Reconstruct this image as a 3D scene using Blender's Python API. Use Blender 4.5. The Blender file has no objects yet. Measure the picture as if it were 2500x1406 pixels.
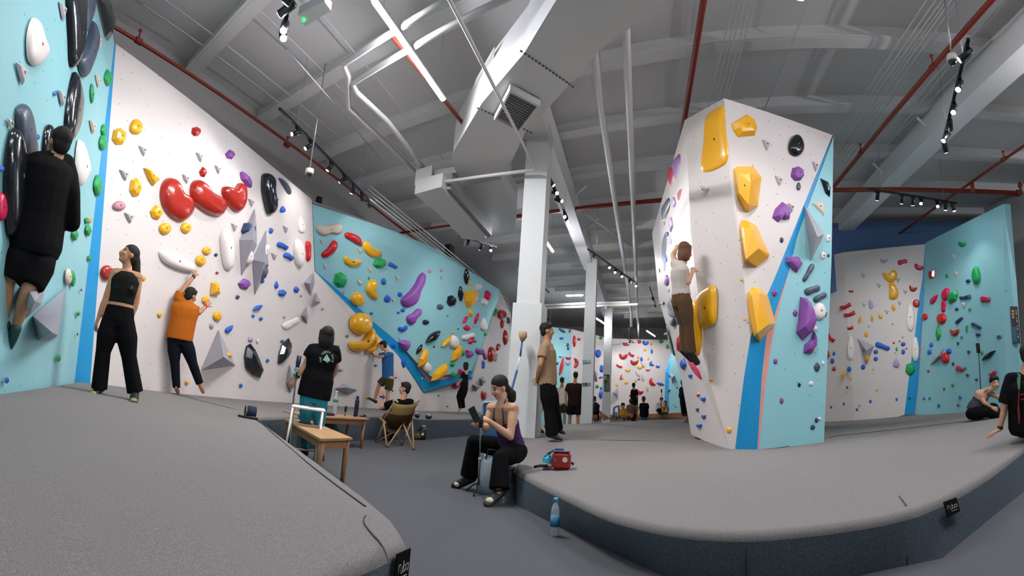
import bpy, bmesh, math, random
import numpy as np
from mathutils import Vector, Matrix

# ------------------------------------------------------------------ camera
F_PX, PITCH, ROLL, CY = 1249.1, .2044, -.0665, 722.6
HC = 0.93            # eye height above the carpet
MAT = 0.45           # thickness of the crash pads
_cp, _sp, _cr, _sr = math.cos(PITCH), math.sin(PITCH), math.cos(ROLL), math.sin(ROLL)
CM = np.array([[1, 0, 0], [0, _cp, -_sp], [0, _sp, _cp]]) @ np.array([[_cr, 0, _sr], [0, 1, 0], [-_sr, 0, _cr]])
EYE = np.array([0, 0, HC])
S = bpy.context.scene
C = S.collection
camd = bpy.data.cameras.new('camera')
camd.type = 'PANO'
camd.panorama_type = 'CENTRAL_CYLINDRICAL'
camd.central_cylindrical_radius = 1.0
camd.central_cylindrical_range_u_min = -1250 / F_PX
camd.central_cylindrical_range_u_max = 1250 / F_PX
camd.central_cylindrical_range_v_min = (CY - 1406) / F_PX
camd.central_cylindrical_range_v_max = CY / F_PX
camd.clip_end = 200
cam = bpy.data.objects.new('camera', camd)
C.objects.link(cam)
r_, u_, b_ = CM @ [1, 0, 0], CM @ [0, 0, 1], -(CM @ [0, 1, 0])
cam.matrix_world = Matrix(((r_[0], u_[0], b_[0], 0), (r_[1], u_[1], b_[1], 0), (r_[2], u_[2], b_[2], HC), (0, 0, 0, 1)))
S.camera = cam

# ------------------------------------------------------------------ exposure, world, render quality
S.view_settings.view_transform = 'Standard'
S.view_settings.look = 'None'
S.view_settings.gamma = 1
S.view_settings.use_curve_mapping = False
S.view_settings.exposure = 0.5
W = bpy.data.worlds.new('world'); S.world = W; W.use_nodes = True
W.node_tree.nodes['Background'].inputs[0].default_value = (.75, .82, 1, 1)
W.node_tree.nodes['Background'].inputs[1].default_value = .10
S.cycles.max_bounces = 4
S.cycles.diffuse_bounces = 3
S.cycles.glossy_bounces = 2
S.cycles.transmission_bounces = 5
S.cycles.transparent_max_bounces = 6
S.cycles.sample_clamp_indirect = 4
S.cycles.use_denoising = True
S.cycles.adaptive_threshold = .05

# ------------------------------------------------------------------ geometry helpers
def ray(x, y):
    a = (x - 1250) / F_PX
    return CM @ np.array([math.sin(a), math.cos(a), (CY - y) / F_PX])
def Zp(x, y, z):                      # point of the horizontal plane z seen at a place of the photo
    d = ray(x, y); return EYE + d * ((z - HC) / d[2])
def Dp(x, y, D):                      # point at a horizontal distance D
    d = ray(x, y); return EYE + d * (D / math.hypot(d[0], d[1]))
def horiz(p): return math.hypot(p[0], p[1])
def nrm(v):
    v = np.asarray(v, float); return v / np.linalg.norm(v)
class Plane:
    def __init__(s, a, b, c):
        s.p = np.asarray(a, float); n = nrm(np.cross(np.asarray(b) - a, np.asarray(c) - a))
        if np.dot(n, EYE - s.p) < 0: n = -n
        s.n = n; s.v = nrm(np.array([0, 0, 1.]) - n * n[2]); s.u = np.cross(s.v, n)
    def __call__(s, x, y, off=0.0):
        d = ray(x, y); return EYE + d * (np.dot(s.p + s.n * off - EYE, s.n) / np.dot(d, s.n))
    def uv(s, q):
        q = np.asarray(q) - s.p; return float(np.dot(q, s.u)), float(np.dot(q, s.v))
AZ_A = 14.86
def adir(az, L=1.0): return np.array([math.sin(math.radians(az)) * L, math.cos(math.radians(az)) * L, 0])
DA = adir(AZ_A); DB = adir(AZ_A + 90)       # along the hall, across the hall
DX = adir(120.8)                            # run of the roof purlins

def link(name, me, parent=None, **props):
    o = bpy.data.objects.new(name, me); C.objects.link(o)
    if parent is not None: o.parent = parent
    for k, v in props.items(): o[k] = v
    return o
def mesh(name, verts, faces, mats, fm=None, smooth=False, uvs=None):
    me = bpy.data.meshes.new(name)
    me.from_pydata([tuple(map(float, v)) for v in verts], [], faces)
    for m in (mats if isinstance(mats, (list, tuple)) else [mats]): me.materials.append(m)
    if fm: me.polygons.foreach_set('material_index', fm)
    if smooth: me.polygons.foreach_set('use_smooth', [True] * len(me.polygons))
    if uvs:
        l = me.uv_layers.new(name='UVMap'); k = 0
        for p in me.polygons:
            for li in p.loop_indices: l.data[li].uv = uvs[k]; k += 1
    me.update()
    return me
class MB:                                   # collects shapes into one mesh
    def __init__(s): s.v = []; s.f = []; s.m = []; s.sm = []
    def add(s, vs, fs, mi=0, smooth=False):
        n = len(s.v); s.v += [tuple(map(float, v)) for v in vs]
        s.f += [tuple(i + n for i in f) for f in fs]; s.m += [mi] * len(fs); s.sm += [smooth] * len(fs); return s
    def box(s, c, size, ax=None, ay=None, mi=0, bev=0.0):
        c = np.asarray(c, float); ax = nrm(ax if ax is not None else [1, 0, 0]); ay = nrm(ay if ay is not None else np.cross([0, 0, 1], ax))
        az = np.cross(ax, ay); a, b, h = [q / 2 for q in size]
        if bev <= 0:
            vs = [c + ax * a * i + ay * b * j + az * h * k for k in (-1, 1) for j in (-1, 1) for i in (-1, 1)]
            return s.add(vs, [(0, 2, 3, 1), (4, 5, 7, 6), (0, 1, 5, 4), (2, 6, 7, 3), (0, 4, 6, 2), (1, 3, 7, 5)], mi)
        vs = []; t = min(bev, a, b, h)
        for k, hh in ((-1, h - t), (-1, h)) if False else (): pass
        rings = [(-h, t), (-h + t, 0), (h - t, 0), (h, t)]
        for z, ins in rings:
            for (i, j) in ((-1, -1), (1, -1), (1, 1), (-1, 1)):
                for (di, dj) in (((1, 0), (0, 1)) if (i * j < 0) else ((0, 1), (1, 0))):
                    vs.append(c + ax * i * (a - ins - t * di) + ay * j * (b - ins - t * dj) + az * z)
        fs = [tuple(range(7, -1, -1)), tuple(range(24, 32))]
        for r in range(3):
            for q in range(8): fs.append((r * 8 + q, r * 8 + (q + 1) % 8, r * 8 + 8 + (q + 1) % 8, r * 8 + 8 + q))
        return s.add(vs, fs, mi)
    def tube(s, pts, rad, n=10, mi=0, side=None, caps=True, smooth=True, round_=False):
        pts = [np.asarray(p, float) for p in pts]; L = len(pts)
        rad = [(r, r) if np.isscalar(r) else r for r in (rad if isinstance(rad, (list, tuple)) and len(rad) == L else [rad] * L)]
        if round_:                          # hemispherical ends
            d0 = nrm(pts[1] - pts[0]); d1 = nrm(pts[-1] - pts[-2]); r0, r1 = rad[0], rad[-1]; m0, m1 = (r0[0] + r0[1]) / 2, (r1[0] + r1[1]) / 2
            pre = [(pts[0] - d0 * m0 * math.sin(t), (r0[0] * math.cos(t), r0[1] * math.cos(t))) for t in (1.45, 1.05, .55)]
            post = [(pts[-1] + d1 * m1 * math.sin(t), (r1[0] * math.cos(t), r1[1] * math.cos(t))) for t in (.55, 1.05, 1.45)]
            pts = [p for p, _ in pre] + pts + [p for p, _ in post]; rad = [r for _, r in pre] + rad + [r for _, r in post]; L = len(pts)
        vs = []; prev = None
        for i, p in enumerate(pts):
            d = pts[min(i + 1, L - 1)] - pts[max(i - 1, 0)]; d = nrm(d) if np.linalg.norm(d) > 1e-9 else np.array([0, 0, 1.])
            sd = np.asarray(side, float) if side is not None else (prev if prev is not None else (np.array([1., 0, 0]) if abs(d[0]) < .9 else np.array([0, 1., 0])))
            sd = sd - d * np.dot(sd, d); sd = nrm(sd) if np.linalg.norm(sd) > 1e-6 else nrm(np.cross(d, [0.3, .5, .8])); prev = sd; t = np.cross(d, sd)
            for k in range(n):
                a = 2 * math.pi * k / n; vs.append(p + sd * rad[i][0] * math.cos(a) + t * rad[i][1] * math.sin(a))
        fs = [(i * n + k, i * n + (k + 1) % n, (i + 1) * n + (k + 1) % n, (i + 1) * n + k) for i in range(L - 1) for k in range(n)]
        s.add(vs, fs, mi, smooth)
        if caps:
            b = len(s.v) - n * L; s.f.append(tuple(b + k for k in range(n - 1, -1, -1))); s.f.append(tuple(b + (L - 1) * n + k for k in range(n))); s.m += [mi, mi]; s.sm += [False, False]
        return s
    def ell(s, c, r, ax=None, az=None, mi=0, n=14, m=9):      # ellipsoid; ax, az give its x and z axes
        c = np.asarray(c, float); az = nrm(az if az is not None else [0, 0, 1]); ax = np.asarray(ax if ax is not None else [1, 0, 0], float)
        ax = ax - az * np.dot(ax, az); ax = nrm(ax) if np.linalg.norm(ax) > 1e-6 else nrm(np.cross(az, [.2, 1, .1])); ay = np.cross(az, ax)
        r = (r, r, r) if np.isscalar(r) else r
        vs = [c + az * r[2]]
        for j in range(1, m):
            t = math.pi * j / m
            for k in range(n):
                a = 2 * math.pi * k / n; vs.append(c + az * r[2] * math.cos(t) + (ax * r[0] * math.cos(a) + ay * r[1] * math.sin(a)) * math.sin(t))
        vs.append(c - az * r[2]); fs = [(0, 1 + k, 1 + (k + 1) % n) for k in range(n)]
        for j in range(m - 2):
            for k in range(n): fs.append((1 + j * n + k, 1 + (j + 1) * n + k, 1 + (j + 1) * n + (k + 1) % n, 1 + j * n + (k + 1) % n))
        e = len(vs) - 1; fs += [(e, 1 + (m - 2) * n + (k + 1) % n, 1 + (m - 2) * n + k) for k in range(n)]
        return s.add(vs, fs, mi, True)
    def prism(s, pts, off, mi=0, mi_side=None):     # closed polygon pushed along the vector off
        pts = [np.asarray(p, float) for p in pts]; n = len(pts); off = np.asarray(off, float)
        s.add(pts + [p + off for p in pts], [tuple(range(n)), tuple(range(2 * n - 1, n - 1, -1))], mi)
        b = len(s.v) - 2 * n
        for k in range(n):
            s.f.append((b + k, b + n + k, b + n + (k + 1) % n, b + (k + 1) % n)); s.m.append(mi if mi_side is None else mi_side); s.sm.append(False)
        return s
    def me(s, name, mats):
        m = mesh(name, s.v, s.f, mats, s.m); m.polygons.foreach_set('use_smooth', s.sm); return m
    def obj(s, name, mats, parent=None, **props): return link(name, s.me(name, mats), parent, **props)
def empty(name, loc=(0, 0, 0), **props):
    o = bpy.data.objects.new(name, None); C.objects.link(o); o.location = tuple(map(float, loc)); o.empty_display_size = .1
    for k, v in props.items(): o[k] = v
    return o
def thing(name, label, cat, group=None):    # top-level empty that carries a thing's description; base is set by settle()
    o = empty(name); o['label'] = label; o['category'] = cat
    if group: o['group'] = group
    return o
def settle(root):                           # move the empty to the base of its parts without moving them
    lo = [1e9] * 3; hi = [-1e9] * 3
    ks = [c for c in root.children_recursive if c.type == 'MESH']
    for c in ks:
        for v in c.data.vertices:
            for i in range(3): lo[i] = min(lo[i], v.co[i]); hi[i] = max(hi[i], v.co[i])
    loc = Vector(((lo[0] + hi[0]) / 2, (lo[1] + hi[1]) / 2, lo[2])); root.location = loc
    for c in ks: c.data.transform(Matrix.Translation(-loc))
    return root
def tag(o, label, cat, group=None):
    o['label'] = label; o['category'] = cat
    if group: o['group'] = group
    return o

# ------------------------------------------------------------------ materials
def srgb(h):
    h = h.lstrip('#'); c = [int(h[i:i + 2], 16) / 255 for i in (0, 2, 4)]
    return tuple((x / 12.92 if x <= .04045 else ((x + .055) / 1.055) ** 2.4) for x in c) + (1,)
_mats = {}
def mat(name, col, rough=.6, spec=.5, metal=0.0, emit=None, es=0.0, bump=None, var=None, trans=0.0, coat=0.0, alpha=1.0):
    if name in _mats: return _mats[name]
    m = bpy.data.materials.new(name); m.use_nodes = True; nt = m.node_tree; b = nt.nodes['Principled BSDF']
    col = srgb(col) if isinstance(col, str) else tuple(col) + ((1,) if len(col) == 3 else ())
    b.inputs['Base Color'].default_value = col; b.inputs['Roughness'].default_value = rough
    b.inputs['Specular IOR Level'].default_value = spec; b.inputs['Metallic'].default_value = metal
    b.inputs['Transmission Weight'].default_value = trans; b.inputs['Coat Weight'].default_value = coat; b.inputs['Coat Roughness'].default_value = .08
    b.inputs['Alpha'].default_value = alpha
    if emit: b.inputs['Emission Color'].default_value = srgb(emit) if isinstance(emit, str) else tuple(emit) + (1,); b.inputs['Emission Strength'].default_value = es
    tc = nt.nodes.new('ShaderNodeTexCoord')
    if var:                                  # (scale, amount, second colour): mottled colour variation of the material itself
        n = nt.nodes.new('ShaderNodeTexNoise'); n.inputs['Scale'].default_value = var[0]; n.inputs['Detail'].default_value = 5
        nt.links.new(tc.outputs['Object'], n.inputs['Vector'])
        r = nt.nodes.new('ShaderNodeMapRange'); r.inputs[1].default_value = .35; r.inputs[2].default_value = .65; r.inputs[4].default_value = var[1]
        nt.links.new(n.outputs['Fac'], r.inputs[0])
        mx = nt.nodes.new('ShaderNodeMix'); mx.data_type = 'RGBA'; mx.inputs[6].default_value = col; mx.inputs[7].default_value = srgb(var[2])
        nt.links.new(r.outputs[0], mx.inputs[0]); nt.links.new(mx.outputs[2], b.inputs['Base Color'])
    if bump:                                 # (scale, strength)
        n = nt.nodes.new('ShaderNodeTexNoise'); n.inputs['Scale'].default_value = bump[0]; n.inputs['Detail'].default_value = 4
        nt.links.new(tc.outputs['Object'], n.inputs['Vector'])
        bp = nt.nodes.new('ShaderNodeBump'); bp.inputs['Strength'].default_value = bump[1]; bp.inputs['Distance'].default_value = .02
        nt.links.new(n.outputs['Fac'], bp.inputs['Height']); nt.links.new(bp.outputs[0], b.inputs['Normal'])
    _mats[name] = m
    return m
def wallmat(name, col, dot='#3c3a3a', rough=.45, dots=True):
    # painted plywood panel with a staggered grid of threaded bolt holes; UVs are metres on the panel
    if name in _mats: return _mats[name]
    m = mat(name, col, rough, .4, bump=(60, .04)); nt = m.node_tree; b = nt.nodes['Principled BSDF']
    if not dots: return m
    uv = nt.nodes.new('ShaderNodeUVMap'); mp = nt.nodes.new('ShaderNodeMapping'); mp.inputs['Scale'].default_value = (4.2, 4.2, 1); mp.inputs['Rotation'].default_value = (0, 0, .7)
    nt.links.new(uv.outputs[0], mp.inputs[0])
    fr = nt.nodes.new('ShaderNodeVectorMath'); fr.operation = 'FRACTION'; nt.links.new(mp.outputs[0], fr.inputs[0])
    ds = nt.nodes.new('ShaderNodeVectorMath'); ds.operation = 'DISTANCE'; ds.inputs[1].default_value = (.5, .5, 0); nt.links.new(fr.outputs[0], ds.inputs[0])
    lt = nt.nodes.new('ShaderNodeMath'); lt.operation = 'LESS_THAN'; lt.inputs[1].default_value = .033; nt.links.new(ds.outputs['Value'], lt.inputs[0])
    fl = nt.nodes.new('ShaderNodeVectorMath'); fl.operation = 'FLOOR'; nt.links.new(mp.outputs[0], fl.inputs[0])
    wn = nt.nodes.new('ShaderNodeTexWhiteNoise'); wn.noise_dimensions = '2D'; nt.links.new(fl.outputs[0], wn.inputs[0])
    gt = nt.nodes.new('ShaderNodeMath'); gt.operation = 'GREATER_THAN'; gt.inputs[1].default_value = .45; nt.links.new(wn.outputs[0], gt.inputs[0])
    mu = nt.nodes.new('ShaderNodeMath'); mu.operation = 'MULTIPLY'; nt.links.new(lt.outputs[0], mu.inputs[0]); nt.links.new(gt.outputs[0], mu.inputs[1])
    mm = nt.nodes.new('ShaderNodeMath'); mm.operation = 'MULTIPLY'; mm.inputs[1].default_value = .75; nt.links.new(mu.outputs[0], mm.inputs[0])
    # faint chalk scuffs
    tc = nt.nodes.new('ShaderNodeTexCoord'); n = nt.nodes.new('ShaderNodeTexNoise'); n.inputs['Scale'].default_value = 1.3; n.inputs['Detail'].default_value = 6; nt.links.new(tc.outputs['Object'], n.inputs[0])
    r = nt.nodes.new('ShaderNodeMapRange'); r.inputs[1].default_value = .5; r.inputs[2].default_value = .8; r.inputs[4].default_value = .18; nt.links.new(n.outputs['Fac'], r.inputs[0])
    c0 = srgb(col); mx0 = nt.nodes.new('ShaderNodeMix'); mx0.data_type = 'RGBA'; mx0.inputs[6].default_value = c0; mx0.inputs[7].default_value = tuple(min(1, .5 * q + .35) for q in c0[:3]) + (1,)
    nt.links.new(r.outputs[0], mx0.inputs[0])
    mx = nt.nodes.new('ShaderNodeMix'); mx.data_type = 'RGBA'; mx.inputs[7].default_value = srgb(dot); nt.links.new(mx0.outputs[2], mx.inputs[6])
    nt.links.new(mm.outputs[0], mx.inputs[0]); nt.links.new(mx.outputs[2], b.inputs['Base Color'])
    return m
M_WHITE = wallmat('white_panel', '#dbd3ce')
M_CYAN = wallmat('light_blue_panel', '#92cbd1')
M_DBLUE = wallmat('deep_blue_panel', '#0f93cc', rough=.45, dots=False)
M_SALM = wallmat('salmon_panel', '#e09a8e', dots=False)
M_GREYP = mat('grey_edge_panel', '#8f8b8c', .6)
M_CEIL = mat('ceiling_paint', '#dedddb', .75, .2, bump=(1.5, .12))
M_BEAM = mat('beam_paint', '#e6e5e2', .6, .3)
M_PLASTER = mat('plaster', '#b0aca7', .85, .2, bump=(4, .1))
M_DUCT = mat('duct_paint', '#dadad8', .5, .4, bump=(2, .05))
M_CARPET = mat('floor_carpet', '#5f6063', .95, .1, bump=(240, .35), var=(320, .75, '#525458'))
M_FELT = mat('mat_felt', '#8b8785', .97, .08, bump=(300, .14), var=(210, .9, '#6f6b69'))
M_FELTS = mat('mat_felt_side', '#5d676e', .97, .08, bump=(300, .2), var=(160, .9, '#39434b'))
M_RED = mat('red_pipe_paint', '#86301f', .45, .4)
M_PIPE = mat('white_pipe_paint', '#dcdbd8', .4, .4)
M_BLACK = mat('black_metal', '#101214', .4, .5)
M_STEEL = mat('steel', '#b9bcc0', .3, .5, metal=.8)
M_LED = mat('led_tube', '#ffffff', .3, emit='#f4f4ff', es=130)
M_LENS = mat('spot_lens', '#ffffff', .3, emit='#e3ecff', es=120)
M_DARK = mat('dark_cloth', '#1c1b1c', .9, .15)
# ------------------------------------------------------------------ the hall
def polyface(mb_v, mb_f, mb_m, uvs, pts, mi, pl):
    b = len(mb_v); mb_v += [tuple(map(float, p)) for p in pts]; mb_f.append(tuple(range(b, b + len(pts)))); mb_m.append(mi); uvs += [pl.uv(p) for p in pts]
def panels(name, facets, mats, **props):    # facets: (points, material index, plane)
    v, f, m, uv = [], [], [], []
    for pts, mi, pl in facets:
        a = np.zeros(3)
        for i in range(len(pts)): a = a + np.cross(np.asarray(pts[i], float) - pts[0], np.asarray(pts[(i + 1) % len(pts)], float) - pts[0])
        if np.dot(a, pl.n) < 0: pts = pts[::-1]
        polyface(v, f, m, uv, pts, mi, pl)
    return link(name, mesh(name, v, f, mats, m, uvs=uv), None, **props)
def hplane(p, az):                           # vertical plane through p along the azimuth az
    p = np.asarray(p, float); return Plane(p, p + adir(az), p + np.array([0, 0, 1.]))

ZC = 6.2
mb = MB(); mb.add([(-40, -12, 0), (60, -12, 0), (60, 70, 0), (-40, 70, 0)], [(0, 1, 2, 3)])
mb.obj('floor', M_CARPET, kind='structure')
mb = MB(); mb.add([(-40, -12, ZC), (60, -12, ZC), (60, 70, ZC), (-40, 70, ZC)], [(3, 2, 1, 0)])
mb.obj('ceiling', M_CEIL, kind='structure')
# masonry walls of the building, parallel to the hall
def longwall(name, p, L0, L1, mtl, z0=0, z1=ZC, az=AZ_A, th=.2, out=-1):
    p = np.array([p[0], p[1], 0.]); d = adir(az); o = np.array([d[1], -d[0], 0]) * th * out
    a, b = p + d * L0, p + d * L1
    q = [a, b, b + o, a + o]; mb = MB(); mb.prism([x + np.array([0, 0, z0]) for x in q], [0, 0, z1 - z0]); return mb.obj(name, mtl, kind='structure')
longwall('wall_left_masonry', (-6.1, 5.2), -16, 45, M_PLASTER, out=-1)
longwall('wall_right_masonry', (11.3, 5.6), -16, 45, M_PLASTER, out=1)
longwall('wall_rear', (0, -4.5), -16, 24, M_PLASTER, az=AZ_A + 90, out=1)
longwall('wall_far_masonry', (8.0, 33.5), -18, 22, M_PLASTER, az=AZ_A + 90, out=-1)

# roof purlins: run across, spaced 1.8 m
nX = adir(30.8)
for k, nn in enumerate([-.9, .9, 2.72, 4.57, 6.4, 8.1, 9.85, 11.65, 13.45, 15.25, 17.05, 18.85, 20.65, 22.45, 24.3, 26.1, 27.9]):
    mb = MB(); c = nX * nn + DX * 3.0 + np.array([0, 0, 6.09])
    mb.box(c, (26 if nn < 22 else 24, .16, .22), DX, nX); mb.box(c + np.array([0, 0, -.09]), (26 if nn < 22 else 24, .26, .03), DX, nX)
    o = mb.obj('ceiling_beam', M_BEAM, kind='structure')

# ---- climbing walls -------------------------------------------------------
T1w = Zp(283, 107, 4.8)
LWa, LWb, LWt = Dp(0, 962, 3.75), Dp(190, 910, 6.15), Dp(279, 107, 6.3)
PL_LW = Plane(LWa, LWb, LWt)
def ext(p, q, k): return np.asarray(p) + (np.asarray(p) - np.asarray(q)) * k     # beyond p, away from q
_b = ext(LWa, LWb, 1.2); _tt = PL_LW(263, 0); _t = ext(_tt, LWt, 3.5)
_dn = np.array([0, 0, -.35])
SBb = Dp(230, 913, 6.5); SBt = Dp(283, 107, 6.37)
PL_SB = Plane(LWb, SBb, SBt)
PL_WW = Plane(SBb, SBt, Dp(762, 488, 10.69))
WWb = PL_WW(766, 982)
panels('wall_left', [([_b + _dn, LWb + _dn, LWt, _tt, _t], 0, PL_LW), ([LWb + _dn, SBb + _dn, SBt, LWt], 1, PL_SB)], [M_CYAN, M_DBLUE], kind='structure')
panels('wall_left_white', [([SBb + _dn, WWb + _dn, PL_WW(768, 662), PL_WW(762, 488), SBt], 0, PL_WW)], [M_WHITE], kind='structure')
# long white wall beyond, with the leaning blue wave in front of it
W2a = PL_WW(766, 975); W2top = PL_WW(762, 488)
PL_W2 = Plane([W2a[0], W2a[1], .4], [W2a[0], W2a[1], 4.8], [-.10, 24.2, .4])
_far = PL_W2(1247, 1003); _fart = PL_W2(1247, 766)
W2W = [(1222, 712), (1203, 773), (1168, 874), (1154, 925), (1036, 960), (971, 867), (868, 765)]
panels('wall_left_rear', [([W2a + _dn * 2, PL_W2(1036, 1010), PL_W2(1150, 1014), _far, _fart] + [PL_W2(x, y) for x, y in W2W] + [PL_WW(768, 662)], 0, PL_W2)], [M_WHITE], kind='structure')
B0, B1 = PL_WW(762, 488), PL_WW(768, 662)
Btop = Dp(1219, 707, 18.05); Btip = PL_W2(1036, 958, .04)
PL_BU = Plane(B0, Btop, Btip)
bu = lambda *q: [PL_BU(x, y) for x, y in q]
cy1 = bu((763, 490), (975, 568), (1080, 615), (1145, 660), (1219, 707), (1216, 734), (1199, 771), (1181, 830), (1164, 872), (1153, 905), (1127, 912), (1099, 915), (1052, 921), (1019, 889), (989, 855), (971, 835), (902, 777), (886, 761), (868, 745), (769, 660))
st1 = bu((769, 660), (868, 745), (886, 761), (902, 777), (971, 835), (989, 855), (1047, 932), (1121, 918), (1153, 905), (1150, 919), (1036, 958), (971, 864), (872, 763), (854, 748))
sa1 = bu((989, 855), (1019, 889), (1052, 921), (1099, 915), (1127, 912), (1121, 918), (1047, 932))
back = [PL_W2(1154, 925), PL_W2(1036, 960), PL_W2(971, 867), PL_W2(868, 765), PL_WW(768, 662)]
pts_low = bu((1150, 919), (1036, 958), (971, 864), (872, 763), (769, 660))
fc = [(cy1, 0, PL_BU), (st1, 1, PL_BU), (sa1, 2, PL_BU)]
for i in range(4): fc.append(([pts_low[i], pts_low[i + 1], back[i + 1], back[i]], 1, PL_BU))
endp = bu((1219, 707), (1199, 771), (1164, 872), (1150, 919)); endb = [PL_W2(x, y) for x, y in W2W[:4]]
for i in range(3): fc.append(([endp[i], endp[i + 1], endb[i + 1], endb[i]], 0, PL_BU))
topp = bu((763, 490), (975, 568), (1080, 615), (1145, 660), (1219, 707)); topb = [PL_W2(x + 2, y + 1) for x, y in ((764, 496), (978, 574), (1083, 620), (1148, 664), (1223, 709))]
for i in range(4): fc.append(([topp[i], topb[i], topb[i + 1], topp[i + 1]], 3, PL_BU))
panels('wall_left_blue_wave', fc, [M_CYAN, M_DBLUE, M_SALM, M_GREYP], kind='structure')
# raised lower panel of the wave (a slight change of angle on the right-hand side)
lp = [(1039, 766), (1148, 752), (1204, 757), (1181, 830), (1164, 872), (1150, 905), (1127, 911), (1099, 914), (1052, 919), (1019, 887), (989, 853), (972, 822)]
off = [.01, .01, .01, .05, .07, .08, .08, .09, .1, .07, .04, .01]
PL_BL = Plane(PL_BU(1039, 766, .02), PL_BU(1164, 872, .07), PL_BU(1052, 919, .1))
q = [PL_BU(x, y, o) for (x, y), o in zip(lp, off)]; v0 = [PL_BU(x, y, -.02) for x, y in lp]
mbx = MB(); n_ = len(q); cen = sum(q) / n_
mbx.add(q + [cen] + v0, [(i, (i + 1) % n_, n_) for i in range(n_)] + [(i, n_ + 1 + i, n_ + 1 + (i + 1) % n_, (i + 1) % n_) for i in range(n_)])
mbx.obj('wall_left_lower_panel', mat('light_blue_plain', '#92cbd1', .45, .4), kind='structure')

# far end of the hall
FLt, FRt = Zp(1452, 817, 4.8), Zp(1650, 830, 4.8)
FL2 = Zp(1310, 794, 4.8); FL3 = Zp(1398, 804, 4.8)
g = lambda p, z: np.array([p[0], p[1], z])
PL_FB = Plane(g(FL2, 0), g(FL2, 4.8), g(FL3, 0)); PL_FL = Plane(g(FL3, 0), g(FL3, 4.8), g(FLt, 0))
FM = Zp(1485, 826, 4.8); PL_FM = Plane(g(FLt, 0), g(FLt, 4.8), g(FM, 0))
PL_FW = Plane(g(FM, 0), g(FM, 4.8), g(FRt, 0))
FW3 = PL_FW(1680, 830); FW3 = g(FW3, 4.8); FS = FL2 - nrm(FL3 - FL2) * 3
panels('wall_far', [([g(FS, 0), g(FL3, 0), FL3, g(FS, 4.8)], 1, PL_FB), ([g(FL3, 0), g(FLt, 0), FLt, FL3], 0, PL_FL), ([g(FLt, 0), g(FM, 0), FM, FLt], 0, PL_FM), ([g(FM, 0), g(FW3, 0), FW3, FM], 0, PL_FW)], [M_WHITE, M_CYAN], kind='structure')
# leaning blue slab at the far right
fr_b0, fr_b1, fr_t = Dp(1622, 1011, 26.5), Dp(1700, 1011, 25.5), Dp(1640, 862, 27.2)
PL_FR = Plane(Dp(1633, 1011, 26.2), fr_b1, Dp(1641, 868, 26.9))
panels('wall_far_blue', [([PL_FR(1633, 1013), PL_FR(1705, 1013), PL_FR(1700, 900), PL_FR(1641, 864), PL_FR(1633, 910)], 0, PL_FR),
                         ([fr_b0 + _dn, PL_FR(1633, 1013), PL_FR(1633, 910), PL_FR(1641, 864), Dp(1639, 862, 27.4), Dp(1624, 909, 27)], 1, PL_FR)], [M_CYAN, M_DBLUE], kind='structure')

# right-hand wall: white then blue
RA, RM, RCo, RE = Zp(2026, 612, 4.8), Zp(2057, 616, 4.8), Zp(2259, 593, 4.8), Zp(2449, 498, 4.8)
PL_R0 = Plane(g(RM, 0), g(RM, 4.8), g(RA, 0) + np.array([0, 1.5, 0])); PL_RW = Plane(g(RM, 0), g(RM, 4.8), g(RCo, 0))
PL_RC = Plane(g(RCo, 0), g(RCo, 4.8), g(RE, 0))
RA2 = g(RM, 4.8) + nrm(g(PL_R0(1990, 616), 4.8) - g(RM, 4.8)) * 2.4
RS = Dp(2467, 497, horiz(RE) + .15); RS2 = Dp(2490, 1000, horiz(RE) + .1)
PL_RS = Plane(RE, RS, g(RE, .2)); RSe = PL_RS(2480, 560)
rw = lambda *q: [PL_RW(x, y) for x, y in q]; rc = lambda *q: [PL_RC(x, y) for x, y in q]
stl = [(2259, 596), (2252, 680), (2245, 720), (2233, 822), (2218, 930), (2208, 1012)]
panels('wall_right', [
    ([g(RA2, .2), g(RM, .2), RM, RA2], 0, PL_R0),
    ([g(RM, .2)] + rw((2208, 1012), (2218, 930), (2233, 822), (2245, 720), (2252, 680), (2259, 596)) + [RM], 0, PL_RW),
    (rw((2208, 1012), (2218, 930), (2233, 822), (2245, 720), (2252, 680), (2259, 596)) + [PL_RW(2257, 720), PL_RW(2250, 822), PL_RW(2243, 930), PL_RW(2233, 1012)], 1, PL_RW)],
    [M_WHITE, M_DBLUE], kind='structure')
c0 = PL_RW(2233, 1012)
PL_RC = Plane(RCo, c0, RE)
reb = PL_RC(2452, 1000)
panels('wall_right_blue', [
    ([PL_RC(2250, 850), PL_RC(2242, 933), PL_RC(2236, 1012), reb + _dn, RE, RCo, PL_RC(2256, 720)], 0, PL_RC),
    ([RCo, PL_RC(2256, 720), PL_RC(2250, 850), PL_RC(2242, 933), PL_RC(2236, 1012), PL_RW(2233, 1012), PL_RW(2243, 930), PL_RW(2250, 822), PL_RW(2257, 720)], 1, PL_RC),
    ([reb + _dn, Dp(2500, 1000, horiz(reb) + .35) + _dn, Dp(2482, 690, horiz(reb) + .3), Dp(2467, 498, horiz(RE) + .3), RE], 0, PL_RC)],
    [M_CYAN, M_SALM], kind='structure')

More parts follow.
